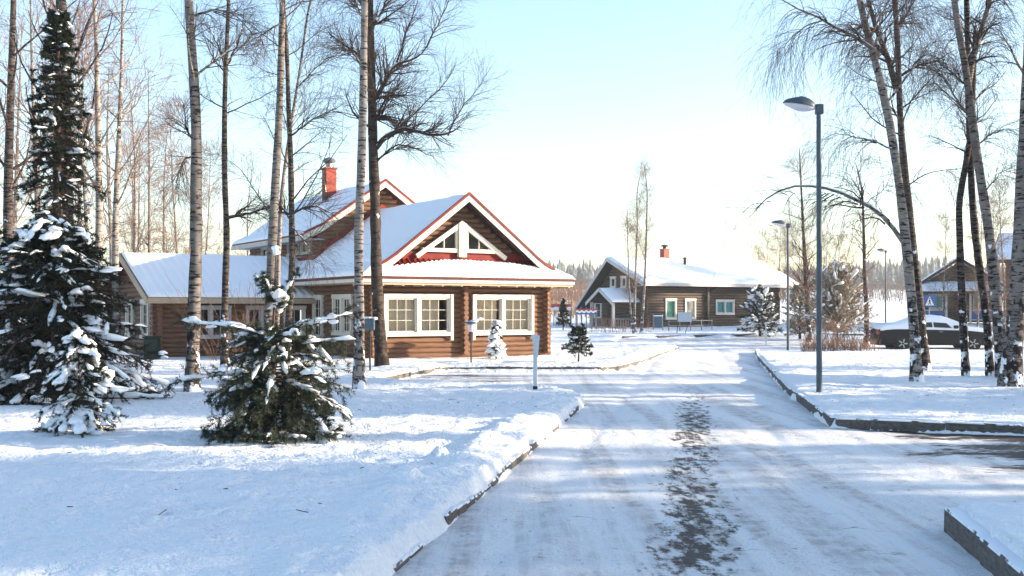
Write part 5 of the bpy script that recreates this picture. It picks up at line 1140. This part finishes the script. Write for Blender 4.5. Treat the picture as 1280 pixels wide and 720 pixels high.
# banner fence left of the grey house
def wave_banner(label, x0, x1, Y, zlo, zhi, cols, amp):
    g = gh((x0 + x1) / 2, Y); R_ = tag(empty('banner_fence', (x0, Y, g)), label, 'fence')
    L = x1 - x0
    for i in range(5):
        o = MB(); o.box(-.03, .03, -.03, .03, -.1, zhi + .12); p_ = o.build('post', MAT['fence_grey'], R_); p_.location = (L * i / 4, .06, 0)
    n = int(L / .13)
    for i in range(n):
        if i % 2: continue
        o = MB(); o.box(-.035, .035, -.012, .012, .05, zlo - .02); p_ = o.build('slat', MAT['fence_grey'], R_); p_.location = (L * (i + .5) / n, .05, 0)
    xs_ = np.linspace(0, L, 40); edges = [zlo]
    k = len(cols)
    for j, c in enumerate(cols):
        a = zlo + (zhi - zlo) * j / k; b = zlo + (zhi - zlo) * (j + 1) / k
        wa = amp if j > 0 else 0; wb = amp if j < k - 1 else 0
        o = MB()
        for q in range(39):
            f = lambda v: math.sin(v / L * 2 * math.pi * 4.5)
            o.add([(xs_[q], 0, a + wa * f(xs_[q])), (xs_[q + 1], 0, a + wa * f(xs_[q + 1])), (xs_[q + 1], 0, b + wb * f(xs_[q + 1])), (xs_[q], 0, b + wb * f(xs_[q])), (xs_[q], .02, a + wa * f(xs_[q])), (xs_[q + 1], .02, a + wa * f(xs_[q + 1])), (xs_[q + 1], .02, b + wb * f(xs_[q + 1])), (xs_[q], .02, b + wb * f(xs_[q]))], [(0, 1, 2, 3), (7, 6, 5, 4), (3, 2, 6, 7), (4, 5, 1, 0)])
        o.build('stripe', MAT[c], R_)
wave_banner('fence with red, white and blue wave banner beside the grey house porch', ax(720, 68), ax(746, 68), 68, .88, 1.22, ['blue_paint', 'sign_white', 'red_paint'], .035)
wave_banner('pale fence with a red top band behind the narrow spruce', ax(676, 72), ax(714, 72), 72, 1.05, 1.45, ['sign_white', 'red_paint'], .03)
o = MB(); o.box(-.2, .2, -.2, .2, 0, .7); o.box(-.23, .23, -.23, .23, .702, .76); bn = o.build('waste_container', MAT['bin_green'], loc=(ax(190, 33.3), 33.3, gh(ax(190, 33.3), 33.3) - .03), bevel=.03); tag(bn, 'dark green waste container by the corner of the wing', 'bin')

# ------------------------------------------------------------------ parked car under snow
def car():
    Y = 46.9; x = ax(1164.5, Y); R_ = tag(empty('parked_car', (x, Y, gh(x, Y) - .02), math.radians(-4)), 'dark sedan under a blanket of snow parked behind the birches', 'car')
    XT = np.array([-2.36, -2.30, -2.10, -1.70, -1.25, -.75, -.2, .25, .6, 1.0, 1.35, 1.8, 2.15, 2.32, 2.36])
    ZT = np.array([.72, .92, .99, 1.02, 1.17, 1.36, 1.42, 1.39, 1.28, 1.08, .95, .89, .82, .70, .60])        # centre line
    ZB = np.array([.70, .86, .93, .96, .96, .95, .94, .93, .92, .91, .89, .84, .76, .66, .58])                 # shoulder
    HW = np.array([.72, .80, .86, .89, .90, .90, .90, .90, .90, .90, .89, .86, .80, .72, .62])
    GWm = np.array([.70, .74, .78, .76, .70, .62, .60, .61, .64, .74, .80, .78, .72, .64, .55])
    u = np.linspace(-2.36, 2.36, 60); zt = np.interp(u, XT, ZT); zb = np.interp(u, XT, ZB); hw = np.interp(u, XT, HW); gw = np.interp(u, XT, GWm)
    def section(off=0.0, low=True):
        rows = []
        for i in range(len(u)):
            prof_ = [(hw[i] - .06, .24), (hw[i] - .01, .34), (hw[i], .58), (hw[i] - .02, zb[i] - .06), (hw[i] - .06, zb[i]), ((hw[i] - .06) * .35 + gw[i] * .65, zb[i] + (zt[i] - zb[i]) * .62), (gw[i], zb[i] + (zt[i] - zb[i]) * .9), (gw[i] * .5, zt[i] - .005), (0, zt[i])]
            rows.append([(u[i], -p[0], p[1]) for p in prof_] + [(u[i], p[0], p[1]) for p in prof_[-2::-1]])
        return np.array(rows)
    S = section(); n, m, _ = S.shape; idx = np.arange(n * m).reshape(n, m)
    q = np.stack([idx[:-1, :-1], idx[1:, :-1], idx[1:, 1:], idx[:-1, 1:]], -1).reshape(-1, 4)
    caps = [np.array([idx[0, :]]), np.array([idx[-1, ::-1]]), np.stack([idx[:-1, 0], idx[:-1, -1], idx[1:, -1], idx[1:, 0]], -1)]
    link('body', np_mesh('body', S.reshape(-1, 3), [q] + caps, MAT['car_paint']), R_)
    # snow: thick on roof, bonnet and boot, thinner on the glass flanks
    rng = np.random.default_rng(9); sn = S[:, 3:-3].copy(); k = sn.shape[1]
    wgt = np.sin(np.linspace(0, math.pi, k)) ** .6; nz = fbm(np.linspace(0, 9, n)[:, None] + np.zeros((1, k)), np.linspace(0, 5, k)[None] + np.zeros((n, 1)), 3)
    ends = np.clip(np.minimum(np.arange(n), n - 1 - np.arange(n)) / 3., 0, 1)[:, None]
    sn[..., 2] += ((.075 + .05 * nz) * wgt * ends) - .03 * (1 - ends); sn[:, :k // 2, 1] -= (.03 * wgt * ends)[:, :k // 2]; sn[:, k // 2 + 1:, 1] += (.03 * wgt * ends)[:, k // 2 + 1:]
    idx = np.arange(n * k).reshape(n, k); q = np.stack([idx[:-1, :-1], idx[1:, :-1], idx[1:, 1:], idx[:-1, 1:]], -1).reshape(-1, 4)
    link('snow_cover', np_mesh('snow_cover', sn.reshape(-1, 3), [q], MAT['snow_soft']), R_)
    # side glass, peeping through
    for sg in (-1, 1):
        for a, b in ((-1.05, -.22), (-.16, .55)):
            pts = []
            for xx, f in ((a, .12), (b, .12), (b - (.18 if b > 0 else 0), .72), (a + (.28 if a < -.5 else 0), .72)):
                w0 = np.interp(xx, XT, HW) - .06; w1 = w0 * .35 + np.interp(xx, XT, GWm) * .65; zz0 = np.interp(xx, XT, ZB); zz1 = np.interp(xx, XT, ZT)
                ff = min(f / .62, 1.0); pts.append((xx, sg * ((w0 + (w1 - w0) * ff) + .062), zz0 + (zz1 - zz0) * f * .72))
            o = MB(); o.prism(pts, (0, sg * .012, 0)); o.build('window', MAT['car_glass'], R_)
        o = MB(); o.box(.62, .80, sg * .93 - .07, sg * .93 + .07, .93, 1.06); o.build('mirror', MAT['car_paint'], R_, bevel=.03)
        o = MB(); o.box(2.12, 2.30, sg * .66 - .13, sg * .66 + .13, .60, .72); o.build('headlight', MAT['lens_clear'], R_, bevel=.03)
        o = MB(); o.box(-2.39, -2.30, sg * .62 - .16, sg * .62 + .16, .68, .84); o.build('tail_light', MAT['lens_red'], R_, bevel=.02)
        o = MB(); o.box(-1.08, .95, sg * .895 - .012, sg * .895 + .012, .50, .55); o.build('side_trim', MAT['black_rubber'], R_)
        for dx in (-.18, .60): o = MB(); o.box(dx - .55, dx - .42, sg * .905 - .012, sg * .905 + .012, .78, .81); o.build('door_handle', MAT['steel'], R_)
        for wx in (-1.42, 1.42):
            w = empty('wheel', (wx, sg * .80, .31)); w.parent = R_
            o = MB(); o.lathe([(.20, -.10), (.29, -.10), (.315, -.06), (.315, .06), (.29, .10), (.20, .10)], 28, axis='y'); o.build('tyre', MAT['black_rubber'], w, smooth=True)
            o = MB(); o.lathe([(.02, sg * .075), (.20, sg * .085), (.21, sg * .06)], 24, axis='y')
            for s_ in range(5):
                a = s_ * 2 * math.pi / 5; o.bar((.04 * math.cos(a), sg * .095, .04 * math.sin(a)), (.19 * math.cos(a), sg * .092, .19 * math.sin(a)), .05, .02, up=(0, 1, 0))
            o.build('rim', MAT['alloy'], w)
    o = MB(); o.box(2.28, 2.40, -.62, .62, .32, .46); o.build('bumper', MAT['car_paint'], R_, bevel=.03)
    o = MB(); o.box(-2.41, -2.30, -.70, .70, .36, .52); o.build('bumper', MAT['car_paint'], R_, bevel=.03)
car()

# ------------------------------------------------------------------ distance: forest, scrub
def far_forest(name, label, spots, matl, seed):
    rng = np.random.default_rng(seed); nb = NB()
    for (x, y, h, w) in spots:
        z = gh(x, y); L = 7; a = np.arange(7) * 2 * math.pi / 7
        for j in range(L):
            t = j / L; z0 = z + h * (.06 + .94 * t); z1 = z + h * min(1.02, .06 + .94 * (t + 2.0 / L)); r = w * (1 - t) ** .9 * rng.uniform(.75, 1.2) + .06
            rr = r * rng.uniform(.65, 1.25, 7); ring = np.stack([x + rr * np.cos(a + j), y + rr * np.sin(a + j), z0 + rng.uniform(-.04, .02, 7) * h], 1)
            V = np.vstack([ring, [[x, y, z1]]]); nb.push(V, [np.stack([np.arange(7), (np.arange(7) + 1) % 7, np.full(7, 7)], 1)])
    o = link(name, nb.mesh(name, MAT[matl], False)); tag(o, label, kind='stuff', cat='forest'); return o
rg = np.random.default_rng(99)
sp = []
for i in range(1300):
    y = rg.uniform(315, 430); x = rg.uniform(-.10, .60) * y; sp.append((x, y, rg.uniform(5.0, 8.6) * (.9 if x / y < .13 else 1.0) * (1 + .25 * math.sin(x * .06)), rg.uniform(1.3, 2.4)))
far_forest('far_forest', 'hazy dark spruce forest closing the snowy field', sp, 'far_spruce', 1)
# leafless scrub in front of the forest: many upright stems
def scrub(name, label, n, fx, ymin, ymax, h, matl, seed):
    r = np.random.default_rng(seed); y = r.uniform(ymin, ymax, n); x = r.uniform(fx[0], fx[1], n) * y; z = ground_h(x, y) - .1
    b = np.stack([x, y, z], 1); d = unit(np.stack([r.normal(size=n) * .2, r.normal(size=n) * .2, np.ones(n)], 1)); H = h * r.uniform(.4, 1.15, n); pts = [b]; p = b
    for k in range(3): p = p + d * (H / 3)[:, None]; pts.append(p); d = unit(d + r.normal(size=d.shape) * .12)
    P = np.stack(pts, 1); R = np.linspace(.05, .012, 4)[None].repeat(n, 0); nb = NB(); nb.tubes(P, R, 3); C, CR = spawn(r, P, R, 7, .25, 1, .5, h * .35, 3, rmin=.012); nb.tubes(C, CR, 3)
    o = link(name, nb.mesh(name, MAT[matl])); tag(o, label, 'scrub', kind='stuff')
scrub('scrub', 'brown leafless scrub before the forest left of the grey house', 500, (.02, .10), 120, 190, 3.2, 'twig_warm', 7)
scrub('scrub', 'brown leafless scrub along the far field edge on the right', 500, (.22, .50), 150, 205, 3.6, 'far_bare', 8)
scrub('reed_strip', 'tan dry reeds along the field edge', 500, (.0, .11), 90, 120, 1.2, 'reed', 9)

def litter():
    r = np.random.default_rng(77); n = 420; x = r.uniform(-9, 12, n); y = r.uniform(7, 30, n) ** 1.0; z = ground_h(x, y) + .006
    a = r.uniform(0, 6.28, n); l = r.uniform(.012, .05, n) * (1 + (r.random(n) < .1) * 2.5); d = np.stack([np.cos(a), np.sin(a), r.uniform(-.05, .15, n)], 1); p = np.stack([x, y, z], 1); w = np.stack([-np.sin(a), np.cos(a), np.zeros(n)], 1) * .004
    P = np.stack([p, p + d * (l * .5)[:, None] + w, p + d * l[:, None]], 1); nb = NB(); nb.tubes(P, np.full((n, 3), .0035), 4)
    tag(link('leaf_litter', nb.mesh('leaf_litter', MAT['twig'])), 'bits of twig and bark scattered on the snow', 'litter', kind='stuff')
litter()

hz = MB(); hz.box(-480, 480, -75, 560, -1.2, 26)
hm = bpy.data.materials.new('haze'); hm.use_nodes = True; hn = hm.node_tree.nodes; hn.remove(hn['Principled BSDF'])
pv = hn.new('ShaderNodeVolumePrincipled'); pv.inputs['Color'].default_value = (.92, .95, 1, 1); pv.inputs['Density'].default_value = 0.0006; pv.inputs['Anisotropy'].default_value = 0.2
hm.node_tree.links.new(pv.outputs[0], hn['Material Output'].inputs['Volume'])
hzo = hz.build('haze', hm); tag(hzo, 'thin pale winter haze over the whole place', 'haze', kind='stuff')
